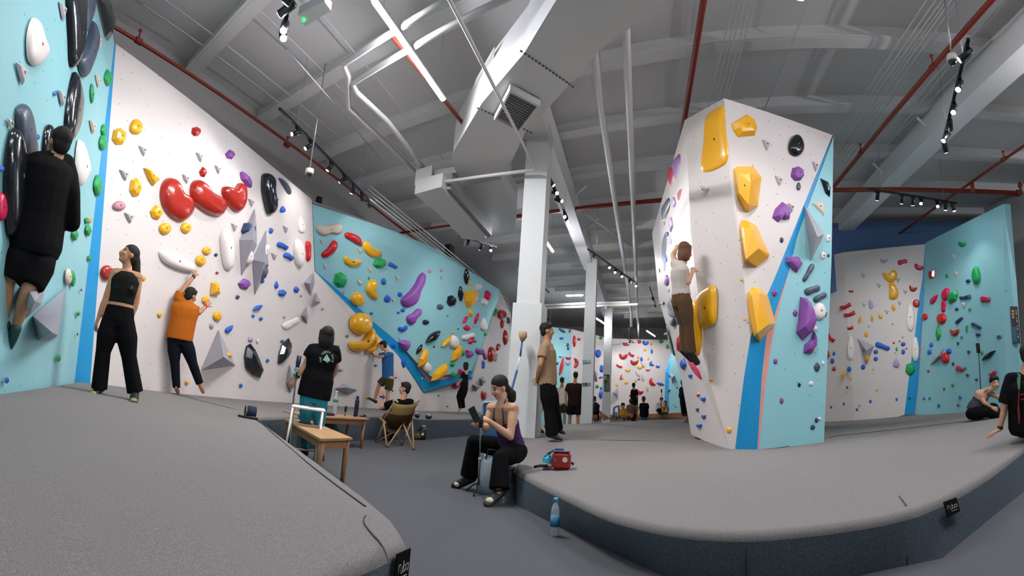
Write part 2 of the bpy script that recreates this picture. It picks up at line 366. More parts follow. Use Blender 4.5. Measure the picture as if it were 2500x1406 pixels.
# ---- free-standing climbing tower ------------------------------------------
TA, TT1, TT2, TBc = Dp(1768, 240, 5.75), Dp(1672, 293, 6.37), Dp(2033, 330, 6.9), Dp(1840, 1100, 5.95)
P1_, P2_ = Plane(TA, TT1, TBc), Plane(TA, TT2, TBc)
t1 = lambda *q: [P1_(x, y) for x, y in q]; t2 = lambda *q: [P2_(x, y) for x, y in q]
edge_l = [(1680, 420), (1686, 560), (1697, 660), (1716, 800), (1738, 947), (1786, 1090)]
PT_L = Plane(TT1, P1_(1786, 1090), Dp(1592, 570, 10.6))
crease = [(1768, 240), (1782, 430), (1800, 570), (1813, 657), (1823, 740), (1832, 823), (1836, 950), (1840, 1100)]
CR = [P1_(x, y) for x, y in crease]         # the ridge shared by both faces
CR[0] = TA; CR[-1] = TBc
# keep the ridge straight between apex and foot so both faces stay flat
for i in range(1, 7):
    x, y = crease[i]; CR[i] = (P1_(x, y) + P2_(x, y)) / 2
fc = []
fc.append(([TA, CR[1], CR[2], CR[3], CR[4], CR[5], P1_(1816, 923), P1_(1792, 1094), P1_(1786, 1090), P1_(1738, 947), P1_(1716, 800), P1_(1697, 660), P1_(1686, 560), P1_(1680, 420), TT1], 0, P1_))
fc.append(([CR[5], CR[6], CR[7], P1_(1792, 1094), P1_(1816, 923)], 1, P1_))
sl = [(2031, 334), (1963, 499), (1899, 660), (1874, 718)]; sr = [(2033, 340), (1945, 582), (1929, 650), (1891, 770), (1871, 821), (1860, 920), (1847, 1097)]
so = [(1929, 656), (1902, 753), (1888, 811), (1869, 937), (1850, 1096)]
fc.append(([TA, TT2] + t2((1963, 499), (1899, 660), (1874, 718)) + [CR[5], CR[4], CR[3], CR[2], CR[1]], 0, P2_))
fc.append((t2((2033, 334), (1945, 582), (1929, 650), (1891, 770), (1871, 821), (1860, 920), (1847, 1097)) + [CR[7], CR[6], CR[5]] + t2((1874, 718), (1899, 660), (1963, 499)), 1, P2_))
fc.append((t2((1929, 652), (1902, 753), (1888, 811), (1869, 937), (1850, 1097), (1847, 1097), (1860, 920), (1871, 821), (1891, 770)), 2, P2_))
fc.append(([P2_(2035, 332)] + t2((2030, 640), (2010, 1070), (1850, 1097), (1869, 937), (1888, 811), (1902, 753), (1929, 652), (1945, 582)), 3, P2_))
# overhanging left flank
ol = [(1592, 570), (1600, 640), (1608, 729), (1629, 800), (1663, 923), (1687, 1009), (1687, 1046)]
fl = [PT_L(x, y) for x, y in ol]
fc.append(([TT1] + fl + [P1_(1786, 1090), P1_(1738, 947), P1_(1716, 800), P1_(1697, 660), P1_(1686, 560), P1_(1680, 420)], 0, PT_L))
# back, right side and top so that the tower is a closed body
BRt, BRb = P2_(2034, 332), P2_(2010, 1070)
bt, bb = BRt + adir(26, 5.0), BRb + adir(26, 4.6)
PT_R = Plane(BRt, BRb, bt); PT_B = Plane(bt, bb, fl[0])
fc.append(([BRt, BRb, bb, bt], 3, PT_R)); fc.append(([bt, bb, fl[-1]] + fl[::-1][1:], 0, PT_B)); fc.append(([TA, TT1, fl[0], bt, BRt], 0, Plane(TA, TT1, BRt)))
tw = panels('climbing_tower', fc, [M_WHITE, M_DBLUE, M_SALM, M_CYAN])
for v_ in tw.data.vertices:
    if v_.co.z < .62: v_.co.z -= .09
tag(tw, 'tall free-standing climbing tower, white and light blue with a deep blue stripe, on the mats', 'climbing wall')

# ---- crash pads -------------------------------------------------------------
def crashpad(name, outline, z0, z1, rad=.07, seed=0, wrinkle=.012, base=None, zf=None, **props):
    # outline is counter-clockwise; rounded top edge, gently wrinkled felt cover
    n = len(outline); P = [np.array([p[0], p[1]]) for p in outline]
    ins = []
    for i in range(n):
        a, b, c = P[i - 1], P[i], P[(i + 1) % n]; e1, e2 = (b - a) / np.linalg.norm(b - a), (c - b) / np.linalg.norm(c - b)
        n1, n2 = np.array([-e1[1], e1[0]]), np.array([-e2[1], e2[0]]); m = n1 + n2; m = m / max(np.linalg.norm(m), 1e-6); m = m / max(.5, np.dot(m, n1)); ins.append(m)
    verts, faces, fm = [], [], []
    for t in range(6):
        if t == 0: d, z = 0, z0
        else: a = (t - 1) / 4 * math.pi / 2; d, z = rad * (1 - math.cos(a)), z1 - rad + rad * math.sin(a)
        verts += [(*((np.array(base[i]) if t == 0 and base and base[i] is not None else P[i] + ins[i] * d)), z if t == 0 or not zf else z + zf(*P[i]) - z1) for i in range(n)]
    for r in range(5):
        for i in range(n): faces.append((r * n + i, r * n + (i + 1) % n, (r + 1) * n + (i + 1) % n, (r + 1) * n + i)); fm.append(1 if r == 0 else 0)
    rim = [P[i] + ins[i] * rad for i in range(n)]; b0 = 5 * n
    def inside(x, y, mrg=.06):
        c = False; dmin = 9
        for i in range(n):
            (x1, y1), (x2, y2) = rim[i], rim[(i + 1) % n]
            if (y1 > y) != (y2 > y) and x < (x2 - x1) * (y - y1) / (y2 - y1) + x1: c = not c
            L2 = (x2 - x1) ** 2 + (y2 - y1) ** 2; t = max(0, min(1, ((x - x1) * (x2 - x1) + (y - y1) * (y2 - y1)) / max(L2, 1e-9))); dmin = min(dmin, math.hypot(x - x1 - t * (x2 - x1), y - y1 - t * (y2 - y1)))
        return c and dmin > mrg
    from mathutils.geometry import delaunay_2d_cdt
    pin = []; xs = [p[0] for p in rim]; ys = [p[1] for p in rim]; st = .16; y = min(ys)
    while y < min(max(ys), 9):
        x = min(xs)
        while x < max(xs):
            if math.hypot(x, y) < 9 and y > .2 and inside(x, y): pin.append((x, y))
            x += st
        y += st
    vo, eo, fo, ov, oe, of = delaunay_2d_cdt([Vector(tuple(map(float, p))) for p in rim] + [Vector(p) for p in pin], [(i, (i + 1) % n) for i in range(n)], [], 1, 1e-5)
    base = len(verts)
    for k, v in enumerate(vo):
        h = 0.0; isr = any(q < n for q in ov[k])
        if not isr:                       # long soft creases in the stretched cover
            x, y = v.x, v.y; h = wrinkle * (math.sin(1.9 * x + 3.3 * y + 1.7 * math.sin(.9 * x - .6 * y + seed)) * .5 + .5 * math.sin(4.6 * y + 1.1 * x + 2 * math.sin(1.3 * x + seed)) * math.sin(.8 * x + 1.1 * y)) * .9
        if zf: h = h * 1. + zf(v.x, v.y) - z1 if not isr else zf(*P[min(ov[k])]) - z1
        verts.append((v.x, v.y, z1 + h))
    faces += [tuple(base + q for q in f) for f in fo]; fm += [0] * len(fo)
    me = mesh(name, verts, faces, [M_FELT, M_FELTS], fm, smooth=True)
    bm = bmesh.new(); bm.from_mesh(me); bmesh.ops.remove_doubles(bm, verts=bm.verts, dist=1e-4); bmesh.ops.recalc_face_normals(bm, faces=bm.faces); bm.to_mesh(me); bm.free()
    return link(name, me, None, **props)
def dens(poly, step=.35):
    out = []
    for i in range(len(poly)):
        a, b = np.array(poly[i], float), np.array(poly[(i + 1) % len(poly)], float); k = max(1, int(np.linalg.norm(b - a) / step)); k = min(k, 40)
        for j in range(k): out.append(tuple(a + (b - a) * j / k))
    return out
def pxs(*q, z=MAT): return [tuple(Zp(x, y, z)[:2]) for x, y in q]
def rounded(poly, it=2):                    # soften the corners of a plan outline
    for _ in range(it):
        out = []
        for i in range(len(poly)):
            a, b = np.array(poly[i], float), np.array(poly[(i + 1) % len(poly)], float); out += [tuple(a * .75 + b * .25), tuple(a * .25 + b * .75)]
        poly = out
    return poly
edgeL = pxs((997, 1318), (985, 1295), (960, 1262), (900, 1214), (850, 1178), (780, 1128), (700, 1072), (660, 1043))
left_poly = [(-.62, -3), (-.55, 0), (-.50, .9), (-.40, 1.45)] + edgeL + [(-2.66, 5.15), (-2.70, 6.5), (-2.62, 8.2), (-2.45, 9.6), (-1.62, 11.3), (-.9, 13.6), (-.45, 15.6), (.6, 20), (.5, 23.5), (-.1, 23.9), tuple(WWb[:2]), tuple(SBb[:2]), tuple(LWb[:2]), tuple(_b[:2]), (-1.4, -3)]
crashpad('left_crash_mat', left_poly, 0, MAT, .045)
tag(bpy.data.objects['left_crash_mat'], 'thick grey felt crash mat covering the floor along the left walls', 'crash mat')
RF = .285             # the right pad is lower at its front rim and swells towards the tower
TOPR = ((1258, 1128), (1262, 1146), (1300, 1168), (1350, 1192), (1400, 1215), (1450, 1238), (1500, 1257), (1560, 1272), (1620, 1284), (1700, 1294), (1780, 1298), (1860, 1297), (1960, 1288), (2060, 1276), (2160, 1260), (2240, 1240), (2300, 1216), (2360, 1186), (2420, 1150), (2500, 1092))
edgeR = pxs(*TOPR, z=RF)
BX, BY = zip(*((1240, 1225), (1258, 1232), (1605, 1402), (1700, 1428), (1850, 1440), (2000, 1428), (2100, 1403), (2300, 1363), (2400, 1280), (2500, 1200)))
right_poly = [(.42, 13.5), (.22, 8.6), (.05, 7.2), (.03, 5.2)] + edgeR + [(4.6, 2.75), (7, 3.7), (reb[0] + .35, reb[1] - .3), tuple(reb[:2]), tuple(RCo[:2]), tuple(RM[:2]), tuple(RA2[:2]), (7.2, 16), (8.2, 20)] + pxs((1685, 1022), (1600, 1025), (1520, 1029), (1440, 1033), (1365, 1036))
def zright(x, y):                            # height of the right pad's surface
    d = min(math.hypot(x - a, y - b) for a, b in edgeR); t = max(0., min(1., d / 2.2)); return RF + (MAT - RF) * t * t * (3 - 2 * t)
def onright(x, y):
    z = MAT
    for _ in range(12): p = Zp(x, y, z); z = .5 * z + .5 * zright(p[0], p[1])
    return Zp(x, y, z)
_base = [None] * 4 + pxs(*[(x, float(np.interp(x, BX, BY))) for x, y in TOPR], z=0) + [None] * (len(right_poly) - 4 - len(TOPR))
crashpad('right_crash_mat', right_poly, 0, MAT, .05, base=_base, zf=zright)
tag(bpy.data.objects['right_crash_mat'], 'thick grey felt crash mat around the climbing tower, dark blue-grey sides', 'crash mat')

# ---- columns and girders -----------------------------------------------------
def column(name, x, y, D, w, ztop, z0=0, foot=None):
    p = Dp(x, y, D); mb = MB(); c = g(p, 0)
    mb.box(c + np.array([0, 0, (z0 + ztop) / 2]), (w, w, ztop - z0), DB, DA)
    if foot: mb.box(c + np.array([0, 0, foot / 2]), (w + .09, w + .09, foot), DB, DA)
    return mb.obj(name, mat('column_paint', '#cfd2d1', .6, .3), kind='structure'), c
_, cb = column('column_near', 1279, 1020, 8.0, .37, 5.5, foot=2.45)
_, c2 = column('column_middle', 1433, 1020, 15.8, .34, 5.5)
_, c3 = column('column_far', 1480, 1000, 23.6, .36, 5.5)
for nm, p0, p1, zz, w, h in (('girder_centre', cb - DA * .6, cb + DA * 18, 5.62, .34, .5), ('girder_right', g(Zp(2470, 150, 5.5), 0) - DA * 2, g(Zp(2075, 572, 5.5), 0) + DA * 4, 5.72, .42, .46)):
    mb = MB(); c = (p0 + p1) / 2; d = nrm(p1 - p0); mb.box(c + np.array([0, 0, zz]), (np.linalg.norm(p1 - p0), w, h), d); mb.obj('ceiling_' + nm, M_BEAM, kind='structure')
# added wall whose blue stands in for shaded roof bays over the right-hand wall
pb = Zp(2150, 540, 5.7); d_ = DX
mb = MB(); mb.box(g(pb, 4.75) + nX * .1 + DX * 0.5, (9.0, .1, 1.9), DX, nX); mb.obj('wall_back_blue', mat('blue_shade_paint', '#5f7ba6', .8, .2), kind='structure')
# ------------------------------------------------------------------ services under the roof
def aimed(o, frm, to):
    d = Vector(tuple(to)) - Vector(tuple(frm)); o.rotation_euler = d.to_track_quat('-Z', 'Y').to_euler()
def track(label, p0, p1, heads, group='ceiling spotlight tracks', hang=True, size=1.0):
    # black lighting track with cylindrical spot heads; heads: (position along the track 0..1, aim point, watts or 0)
    t = thing('spotlight_track', label, 'track light', group)
    p0, p1 = np.asarray(p0, float), np.asarray(p1, float); d = nrm(p1 - p0)
    MB().box((p0 + p1) / 2, (np.linalg.norm(p1 - p0), .04, .035), d).obj('rail', M_BLACK, t)
    if hang:
        for q in (.15, .85):
            p = p0 + (p1 - p0) * q; MB().tube([p, [p[0], p[1], ZC - .05]], .005, 6).obj('hanger_rod', M_STEEL, t)
    for q, aim, w in heads:
        p = p0 + (p1 - p0) * q; j = p - np.array([0, 0, .09 * size]); a = nrm(np.asarray(aim) - j)
        h = MB().box(p - np.array([0, 0, .03]), (.11, .045, .03), d).tube([p, j], .009, 6).obj('spot_head', M_BLACK, t)
        b0, b1 = j - a * .06 * size, j + a * .11 * size
        MB().tube([b0, b0 + a * .01, b1 - a * .002, b1, b1 - a * .012], [.03 * size, .038 * size, .038 * size, .034 * size, .03 * size], 14).obj('barrel', M_BLACK, h)
        MB().tube([b1 - a * .01, b1 + a * .003], .031 * size, 14).obj('lens', M_LENS if w else mat('lens_off', '#50565c', .15), h)
        if w:
            L = bpy.data.lights.new('spot_light', 'SPOT'); L.energy = w * .43; L.color = (1, .965, .94); L.spot_size = math.radians(78); L.spot_blend = .9; L.shadow_soft_size = .06
            o = bpy.data.objects.new('spot_light', L); C.objects.link(o); o.location = tuple(b1 + a * .03); aimed(o, b1, aim); o['kind'] = 'helper'
    settle(t); return t
M_LED2 = mat('led_tube_dim', '#ffffff', .3, emit='#f4f4ff', es=260)  # strong glow for the added fill battens on the right
M_LED3 = mat('led_tube_faint', '#ffffff', .3, emit='#f4f4ff', es=70)  # weaker glow for the added fill battens on the left
def led(label, p0, p1, w=26, m=M_LED):
    t = thing('led_batten', label, 'ceiling light', 'linear ceiling lights'); p0, p1 = np.asarray(p0, float), np.asarray(p1, float); d = nrm(p1 - p0); L_ = np.linalg.norm(p1 - p0)
    c = (p0 + p1) / 2; MB().box(c + np.array([0, 0, .035]), (L_ + .04, .07, .03), d).obj('housing', M_PIPE, t)
    MB().box(c, (L_, .055, .035), d, bev=.01).obj('diffuser', m, t)
    for q in (p0 + d * .2, p1 - d * .2): MB().tube([q + np.array([0, 0, .05]), [q[0], q[1], ZC]], .003, 5).obj('cable', M_STEEL, t)
    a = bpy.data.lights.new('batten_light', 'AREA'); a.shape = 'RECTANGLE'; a.size = L_; a.size_y = .06; a.energy = w * (2.2 if w > 10 and w != 23 else .5); a.color = (1, .97, .95)
    o = bpy.data.objects.new('batten_light', a); C.objects.link(o); o.location = tuple(c - np.array([0, 0, .022])); o.rotation_euler = (0, 0, math.atan2(d[1], d[0])); o['kind'] = 'helper'
    settle(t)
def pipe(name, label, cat, pts, r, m, group=None, n=8):
    o = MB().tube(pts, r, n).obj(name, m); return tag(o, label, cat, group)
Zs = lambda z, *q: [Zp(x, y, z) for x, y in q]

NR = [np.array(p) for p in ((.9, 2.9, .45), (-1.6, 2.2, .45), (2.4, 3.4, .45), (4.2, 4.4, .45))]
# linear LED lights
led('long bright LED batten at the top, left of the grey air duct', *Zs(5.0, (912, 3), (1082, 245)), w=46)
led('short LED batten just right of the near column', *Zs(5.0, (1320, 572), (1350, 615)), w=20)
led('small LED batten seen sideways between the near and middle columns', *Zs(4.6, (1383, 722), (1423, 721)), w=14)
led('small slanting LED batten right of the middle column', *Zs(4.8, (1455, 777), (1481, 794)), w=14)
led('farthest LED batten, in front of the far white wall', *Zs(4.8, (1579, 808), (1599, 821)), w=14)
for i, (x, y) in enumerate([(-3.0, -1.2), (-.6, -.6), (3.4, .2), (6.6, 1.2)]):  # unseen battens added as fill light for ceiling and mats
    led(['LED batten above the near left mat', 'LED batten over the walkway', 'LED batten above the near right mat', 'LED batten over the right end of the mat'][i], [x, y, 5.0], [x + DA[0] * 1.5, y + DA[1] * 1.5, 5.0], w=23 if i > 1 else 8, m=M_LED2 if i > 1 else M_LED3)

# spotlight tracks
WB = lambda x, y, o=0: PL_WW(x, y, o)
tk = Zs(4.9, (682, 265), (900, 487))
track('black track along the left red pipe, seven spot heads', tk[0], tk[1], [(.16, WB(420, 420), 95), (.28, WB(520, 520), 95), (.5, WB(620, 640), 95), (.66, WB(720, 520), 80), (.78, WB(730, 780), 80), (.9, PL_BU(900, 640), 85), (1., PL_BU(1000, 720), 85)])
tk = Zs(4.95, (709, 0), (694, 62)); tk[0] = ext(tk[0], tk[1], .8)
track('black track at the top edge with two glaring spot heads', tk[0], tk[1], [(.1, WB(330, 600), 100), (.4, WB(330, 330), 70), (.8, NR[1], 40), (1., NR[1] + [1, 0, 0], 30)], size=1.25)
tk = Zs(4.9, (1332, 410), (1385, 532))
track('black track beside the centre girder, five spot heads', tk[0], tk[1], [(.15, PT_L(1650, 700), 80), (.35, P1_(1740, 560), 150), (.5, PT_L(1640, 560), 80), (.85, NR[0], 110), (.97, NR[2], 110)])
tk = Zs(4.85, (1435, 608), (1552, 690))
track('black track hanging between middle column and tower, bright heads', tk[0], tk[1], [(.1, FL3, 150), (.38, PT_L(1640, 800), 70), (.52, NR[0] + [0, 4, 0], 110), (.65, PT_L(1650, 900), 70), (.85, FRt - np.array([0, 0, 2.]), 200), (1., NR[2] + [0, 3, 0], 110)])
tk = Zs(4.8, (1120, 575), (1212, 603))
track('short black track under the white air unit, three heads', tk[0], tk[1], [(.25, PL_BU(1080, 760), 95), (.6, PL_BU(1040, 900), 150), (.85, NR[0] + [-1, 4, -.4], 90)])
tk = Zs(5.0, (2364, 95), (2303, 345))
track('black track on the right by the dome camera, six heads', tk[0], tk[1], [(.05, P2_(1920, 520), 110), (.3, NR[2], 110), (.52, NR[3] - [1, 1, 0], 110), (.7, PL_RC(2340, 700), 60), (.85, P2_(1970, 860), 90), (.97, PL_RC(2400, 800), 60)], size=1.15)
tk = Zs(5.0, (2118, 462), (2335, 496))
track('black track below the red cross pipe on the right', tk[0], tk[1], [(.1, PL_RW(2100, 930), 120), (.36, PL_RW(2150, 840), 80), (.48, PL_RW(2200, 980), 110), (.57, NR[3], 90), (.76, NR[3] + [1, 0, 0], 90), (.86, PL_RC(2300, 900), 60), (.95, PL_RC(2400, 760), 60)])
tk = Zs(4.9, (1586, 700), (1600, 742))
track('tiny track with one bright head left of the tower', tk[0], tk[1], [(.5, FR_AIM if 'FR_AIM' in globals() else PL_FR(1660, 950), 120), (.95, FRt - np.array([0, 0, 2.5]), 140)])
tk = Zs(4.7, (1333, 762), (1346, 792))
track('tiny track with a bright head above the leaning man', tk[0], tk[1], [(.4, FL2 - np.array([0, 0, 2]), 150), (.95, FL3 - np.array([0, 0, 3.]), 150)])
tk = Zs(4.7, (1312, 690), (1341, 714))
track('small track half hidden behind the near column', tk[0], tk[1], [(.2, PL_W2(1210, 860), 90), (.5, PL_W2(1170, 930), 90)])
tk = Zs(4.6, (1532, 827), (1550, 838))
track('farthest small track in front of the far wall', tk[0], tk[1], [(.3, FM - np.array([0, 0, 2.]), 90), (.9, FRt - np.array([0, 0, 2.]), 90)])
# added track out of view, put there to light the near left wall
track('black track above the near left mat', [-2.2, .6, 4.95], [-1.6, 3.2, 4.95], [(.1, PL_LW(40, 300), 70), (.5, PL_LW(120, 200), 90), (.8, PL_LW(200, 500), 90), (1., PL_LW(120, 760), 70)])
track('black track above the near right mat', [1.0, 2.0, 4.95], [2.6, 3.6, 4.95], [(.1, P1_(1730, 420), 160), (.5, P1_(1780, 800), 110), (.9, P2_(1900, 760), 110)])  # extra track added out of view to light the tower faces

# red sprinkler pipes
pg = 'red sprinkler pipes'
SPRK = []
pl_ = Zs(5.3, (276, 64), (1020, 589)); LP1 = pipe('sprinkler_pipe', 'long red sprinkler pipe above the left white wall', 'pipe', [ext(pl_[0], pl_[1], .4), pl_[0], pl_[1], ext(pl_[1], pl_[0], .8)], .028, M_RED, pg)
pc = Zs(5.25, (975, 569), (1200, 536)); pipe('sprinkler_pipe', 'red cross pipe running behind the white air unit', 'pipe', [pc[0], pc[1]], .035, M_RED, pg)
pr = Zs(5.3, (2412, 11), (2042, 448)); RP1 = pipe('sprinkler_pipe', 'red pipe running diagonally from the top right to the tower', 'pipe', [ext(pr[0], pr[1], .5), pr[0], pr[1], pr[1] + DA * .3], .04, M_RED, pg)
px_ = Zs(5.45, (1320, 520), (1611, 489), (2040, 464), (2493, 472)); pipe('sprinkler_pipe', 'thick red pipe crossing the hall behind the tower', 'pipe', [px_[0] - DX * 1, px_[1], px_[2], px_[3]], .055, M_RED, pg)
p4 = Zs(5.35, (2500, 356), (2151, 603)); RP2 = pipe('sprinkler_pipe', 'thin red pipe above the right-hand wall', 'pipe', [ext(p4[0], p4[1], .3), p4[0], p4[1]], .03, M_RED, pg)
p5 = Zs(5.3, (1718, 0), (1671, 293)); pipe('sprinkler_pipe', 'red pipe dropping from the top edge behind the tower', 'pipe', [ext(p5[0], p5[1], .5), p5[0], p5[1], ext(p5[1], p5[0], 1.5)], .04, M_RED, pg)
p6 = Zs(5.15, (1075, 232), (1134, 306)); pipe('sprinkler_pipe', 'short red pipe at the end of the long LED batten', 'pipe', [ext(p6[0], p6[1], 1.6), p6[0], p6[1]], .03, M_RED, pg)
for i, (x, y, zz, w) in enumerate([(338, 100, 5.3, 'above the top left of the white wall'), (700, 354, 5.3, 'over the left spotlight track'), (2102, 372, 5.3, 'right of the tower top'), (2278, 163, 5.3, 'near the right dome camera'), (2451, 388, 5.35, 'on the thin right-hand pipe')]):
    p = Zp(x, y, zz); SPRK.append(MB().tube([p, p + np.array([0, 0, .14]), p + np.array([0, 0, .15]), p + np.array([0, 0, .17])], [.012, .012, .03, .03], 8).tube([p - .05 * DA, p + .05 * DA], .048, 8).obj('sprinkler_head', M_RED, [LP1, LP1, RP1, RP1, RP2][i]))
hp = Zp(2373, 447, 5.3); tag(MB().tube([hp, hp - np.array([0, 0, .22])], .045, 8).obj('pipe_fitting', M_RED), 'red pipe tee under the right-hand pipe crossing', 'pipe fitting')
hp = px_[3]; tag(MB().tube([hp - DX * .12, hp - DX * .06], .085, 10).tube([hp + [0, 0, 0], hp + np.array([0, 0, .3])], .03, 8).ell(hp + np.array([0, 0, .2]), .06).obj('pipe_valve', M_RED), 'red flanged valve at the right end of the cross pipe', 'valve')

# white pipes
wg = 'white painted pipes'
a = Zs(5.2, (1455, 140), (1467, 262), (1525, 650)); b = Zs(5.2, (1529, 107), (1540, 356), (1555, 734))
for pp, lb, dn in ((a, 'left one of the two thick white pipes left of the tower', (1533, 735)), (b, 'right one of the two thick white pipes left of the tower', (1558, 738))):
    e = ext(pp[2], pp[1], .9); pipe('white_pipe', lb, 'pipe', [ext(pp[0], pp[1], .3), pp[0], pp[1], pp[2], e, e - np.array([0, 0, .7])], .055, M_PIPE, wg, 10)
a = Zs(4.45, (1312, 746), (1420, 741), (1536, 738)); pipe('white_pipe', 'horizontal white pipe crossing behind the middle column', 'pipe', a, .05, M_PIPE, wg)
a = Zs(4.35, (1312, 753), (1558, 743)); pipe('white_pipe', 'lower horizontal white pipe crossing behind the middle column', 'pipe', a, .05, M_PIPE, wg)
a = Zs(5.1, (1130, -20), (838, 156), (850, 185), (850, 262), (1050, 455)); pipe('white_pipe', 'angled white pipe left of the long LED batten', 'pipe', a, .042, M_PIPE, wg, 10)
a = Zs(5.1, (1270, -20), (860, 203), (870, 225), (945, 295), (985, 345), (1060, 445)); pipe('white_pipe', 'second angled white pipe passing behind the long LED batten', 'pipe', a, .042, M_PIPE, wg, 10)
a = [Zp(1098, 0, 4.6), Zp(1308, 415, 4.6)]; pipe('white_pipe', 'slim white pipe crossing in front of the air duct', 'pipe', [ext(a[0], a[1], .2)] + a, .022, M_PIPE, wg)
a = Zs(4.6, (1308, 415), (1058, 448)); pipe('white_pipe', 'slim level white pipe from the near column to the air unit', 'pipe', a, .03, M_PIPE, wg)
a = Zs(5.0, (700, 120), (932, 392)); pipe('conduit', 'thin grey rod hanging under the roof, left of centre', 'conduit', a, .009, M_STEEL, 'thin conduits')
for i, x in enumerate((2262, 2285, 2300, 2312, 2322, 2338, 2352)):
    a, b = Zp(x, 0, 5.88 - .01 * (i % 3)), Zp(2033 + i * 4.5, 352 + i * 9, 5.88 - .01 * (i % 3)); pipe('conduit', 'thin white conduit in the bundle left of the right red pipe', 'conduit', [ext(a, b, .4), a, b], .009, M_PIPE, 'conduit bundle on the right', 6)
for i, x in enumerate((1792, 1805, 1817, 1832, 1845)):
    a, b = Zp(x, 0, 5.9), Zp(1729 + i * 11, 262 + (i % 2) * 3 - i * 3, 5.9); pipe('conduit', 'thin white conduit in the bundle running over the tower top', 'conduit', [ext(a, b, .4), a, b, ext(b, a, .6)], .009, M_PIPE, 'conduit bundle over the tower', 6)
for i, (q0, q1) in enumerate((((2450, 0), (2130, 400)), ((2398, 60), (2100, 395)), ((1976, 0), (1866, 268)), ((2500, 20), (2190, 330)))):
    a, b = Zs(5.86, q0, q1); pipe('conduit', ['white conduit just right of the right red pipe', 'thin conduit close beside the right red pipe', 'single thin conduit right of the tower top bundle', 'rightmost white conduit under the roof'][i], 'conduit', [ext(a, b, .3), a, b], .012, M_PIPE, 'thin conduits', 6)
for i in range(4):
    a, b = Zp(905 - i * 6, 455 + i * 6, 5.0), Zp(1243, 735 + i * 7, 5.0); pipe('conduit', 'thin grey conduit in the bundle over the blue wave wall', 'conduit', [a, b], .012, M_PIPE, 'conduit bundle over the blue wave', 6)
for i, (q0, q1) in enumerate((((0, 100), (470, 300)), ((430, 0), (740, 260)), ((600, 0), (870, 255)), ((740, 0), (1010, 300)), ((300, 5), (700, 265)))):
    a, b = Zs(6.02, q0, q1)
    d = DA; pipe('conduit', ['thin conduit against the roof, %s from the left' % w for w in ('first', 'third', 'fourth', 'fifth', 'second')][i], 'conduit', [b - DA * 3.4, b, b + DA * 3], .008, M_PIPE, 'roof conduits', 6)

# dome cameras on poles
def domecam(label, top, bot):
    t = thing('dome_camera', label, 'security camera', 'dome cameras on poles'); top, bot = np.asarray(top), np.asarray(bot)
    MB().tube([[bot[0], bot[1], 6.1], bot], .011, 8).obj('pole', M_STEEL, t)
    MB().tube([bot, bot - [0, 0, .02], bot - [0, 0, .06], bot - [0, 0, .1]], [.02, .065, .07, .066], 16).obj('body', M_PIPE, t)
    MB().ell(bot - [0, 0, .1], .05).obj('dome', mat('dark_dome', '#2b2622', .1), t); settle(t)
p = Zp(757, 410, 4.25); domecam('white dome camera hanging on a pole over the left white wall', p, p)
p = Zp(2323, 132, 4.9); domecam('white dome camera hanging beside the right spotlight track', p, p)

# big air duct, fan coil unit, soffit
du = [(1358, 0), (1281, 128), (1176, 252), (1107, 370), (1103, 398), (1120, 432), (1220, 432), (1247, 398), (1283, 322), (1340, 262), (1428, 165), (1466, 120), (1640, 0)]
q = Zs(4.85, *du); q = [ext(q[0], q[1], 2.2)] + q + [ext(q[-1], q[-2], 1.4)]
t = thing('air_duct', 'large angular grey air duct overhead, just left of the tower', 'air duct')
MB().prism(q, [0, 0, .62]).obj('duct_body', M_DUCT, t)
v = Zs(4.83, (1246, 204), (1320, 244), (1268, 312), (1207, 280)); vc = sum(v) / 4
mbv = MB(); 
for i in range(4):
    a, b = v[i], v[(i + 1) % 4]; ai, bi = a + (vc - a) * .12, b + (vc - b) * .12; mbv.prism([a, b, bi, ai], [0, 0, -.09])
mbv.obj('vent_collar', M_DUCT, t)
mbl = MB(); 
for k in range(12):
    f = .12 + .76 * k / 11; a = v[0] + (v[3] - v[0]) * f; b = v[1] + (v[2] - v[1]) * f; mbl.box((a + b) / 2 - [0, 0, .05], (np.linalg.norm(b - a) * .9, .012, .05), b - a)
mbl.prism([p + (vc - p) * .1 - [0, 0, .01] for p in v], [0, 0, .005]); mbl.obj('vent_grille', mat('grille', '#8e8e8c', .6), t)
for q0, q1 in (((1268, 122), (1402, 214)), ((1162, 262), (1300, 325))):
    a, b = Zs(4.84, q0, q1); sm = MB()
    for k in range(16): 
        c = a + (b - a) * (k + .5) / 16; sm.box(c, (np.linalg.norm(b - a) / 16 * .55, .018, .012), b - a)
    sm.obj('seam', mat('seam_grey', '#5a5a5a', .7), t)
settle(t)
t = thing('fan_coil_unit', 'long white boxed air unit hanging left of the near column', 'air conditioner')
q = Zs(4.45, (1012, 474), (1078, 456), (1188, 582), (1183, 588), (1160, 587), (1128, 582), (1080, 530)); MB().prism(q, [0, 0, .26]).obj('casing', M_DUCT, t)
q = Zs(4.5, (1081, 462), (1100, 462), (1200, 575), (1190, 582)); MB().prism(q, [0, 0, .3]).obj('side_rail', mat('unit_grey', '#8d9191', .5), t)
q = Zs(4.72, (1012, 452), (1052, 440), (1058, 462), (1026, 476)); MB().prism(q, [0, 0, .3]).obj('intake_box', M_PIPE, t); settle(t)
q = Zs(5.0, (1100, 462), (1222, 438), (1262, 500), (1258, 570), (1200, 577)); tag(MB().prism(q, [0, 0, .4]).obj('air_plenum', M_DUCT), 'flat grey plenum box between the air unit and the near column', 'air duct')
q = Zs(4.9, (1060, 430), (1240, 400), (1248, 418), (1068, 446)); tag(MB().prism(q, [0, 0, .12]).obj('duct_brace', M_PIPE), 'white angle brace under the end of the air duct', 'bracket')
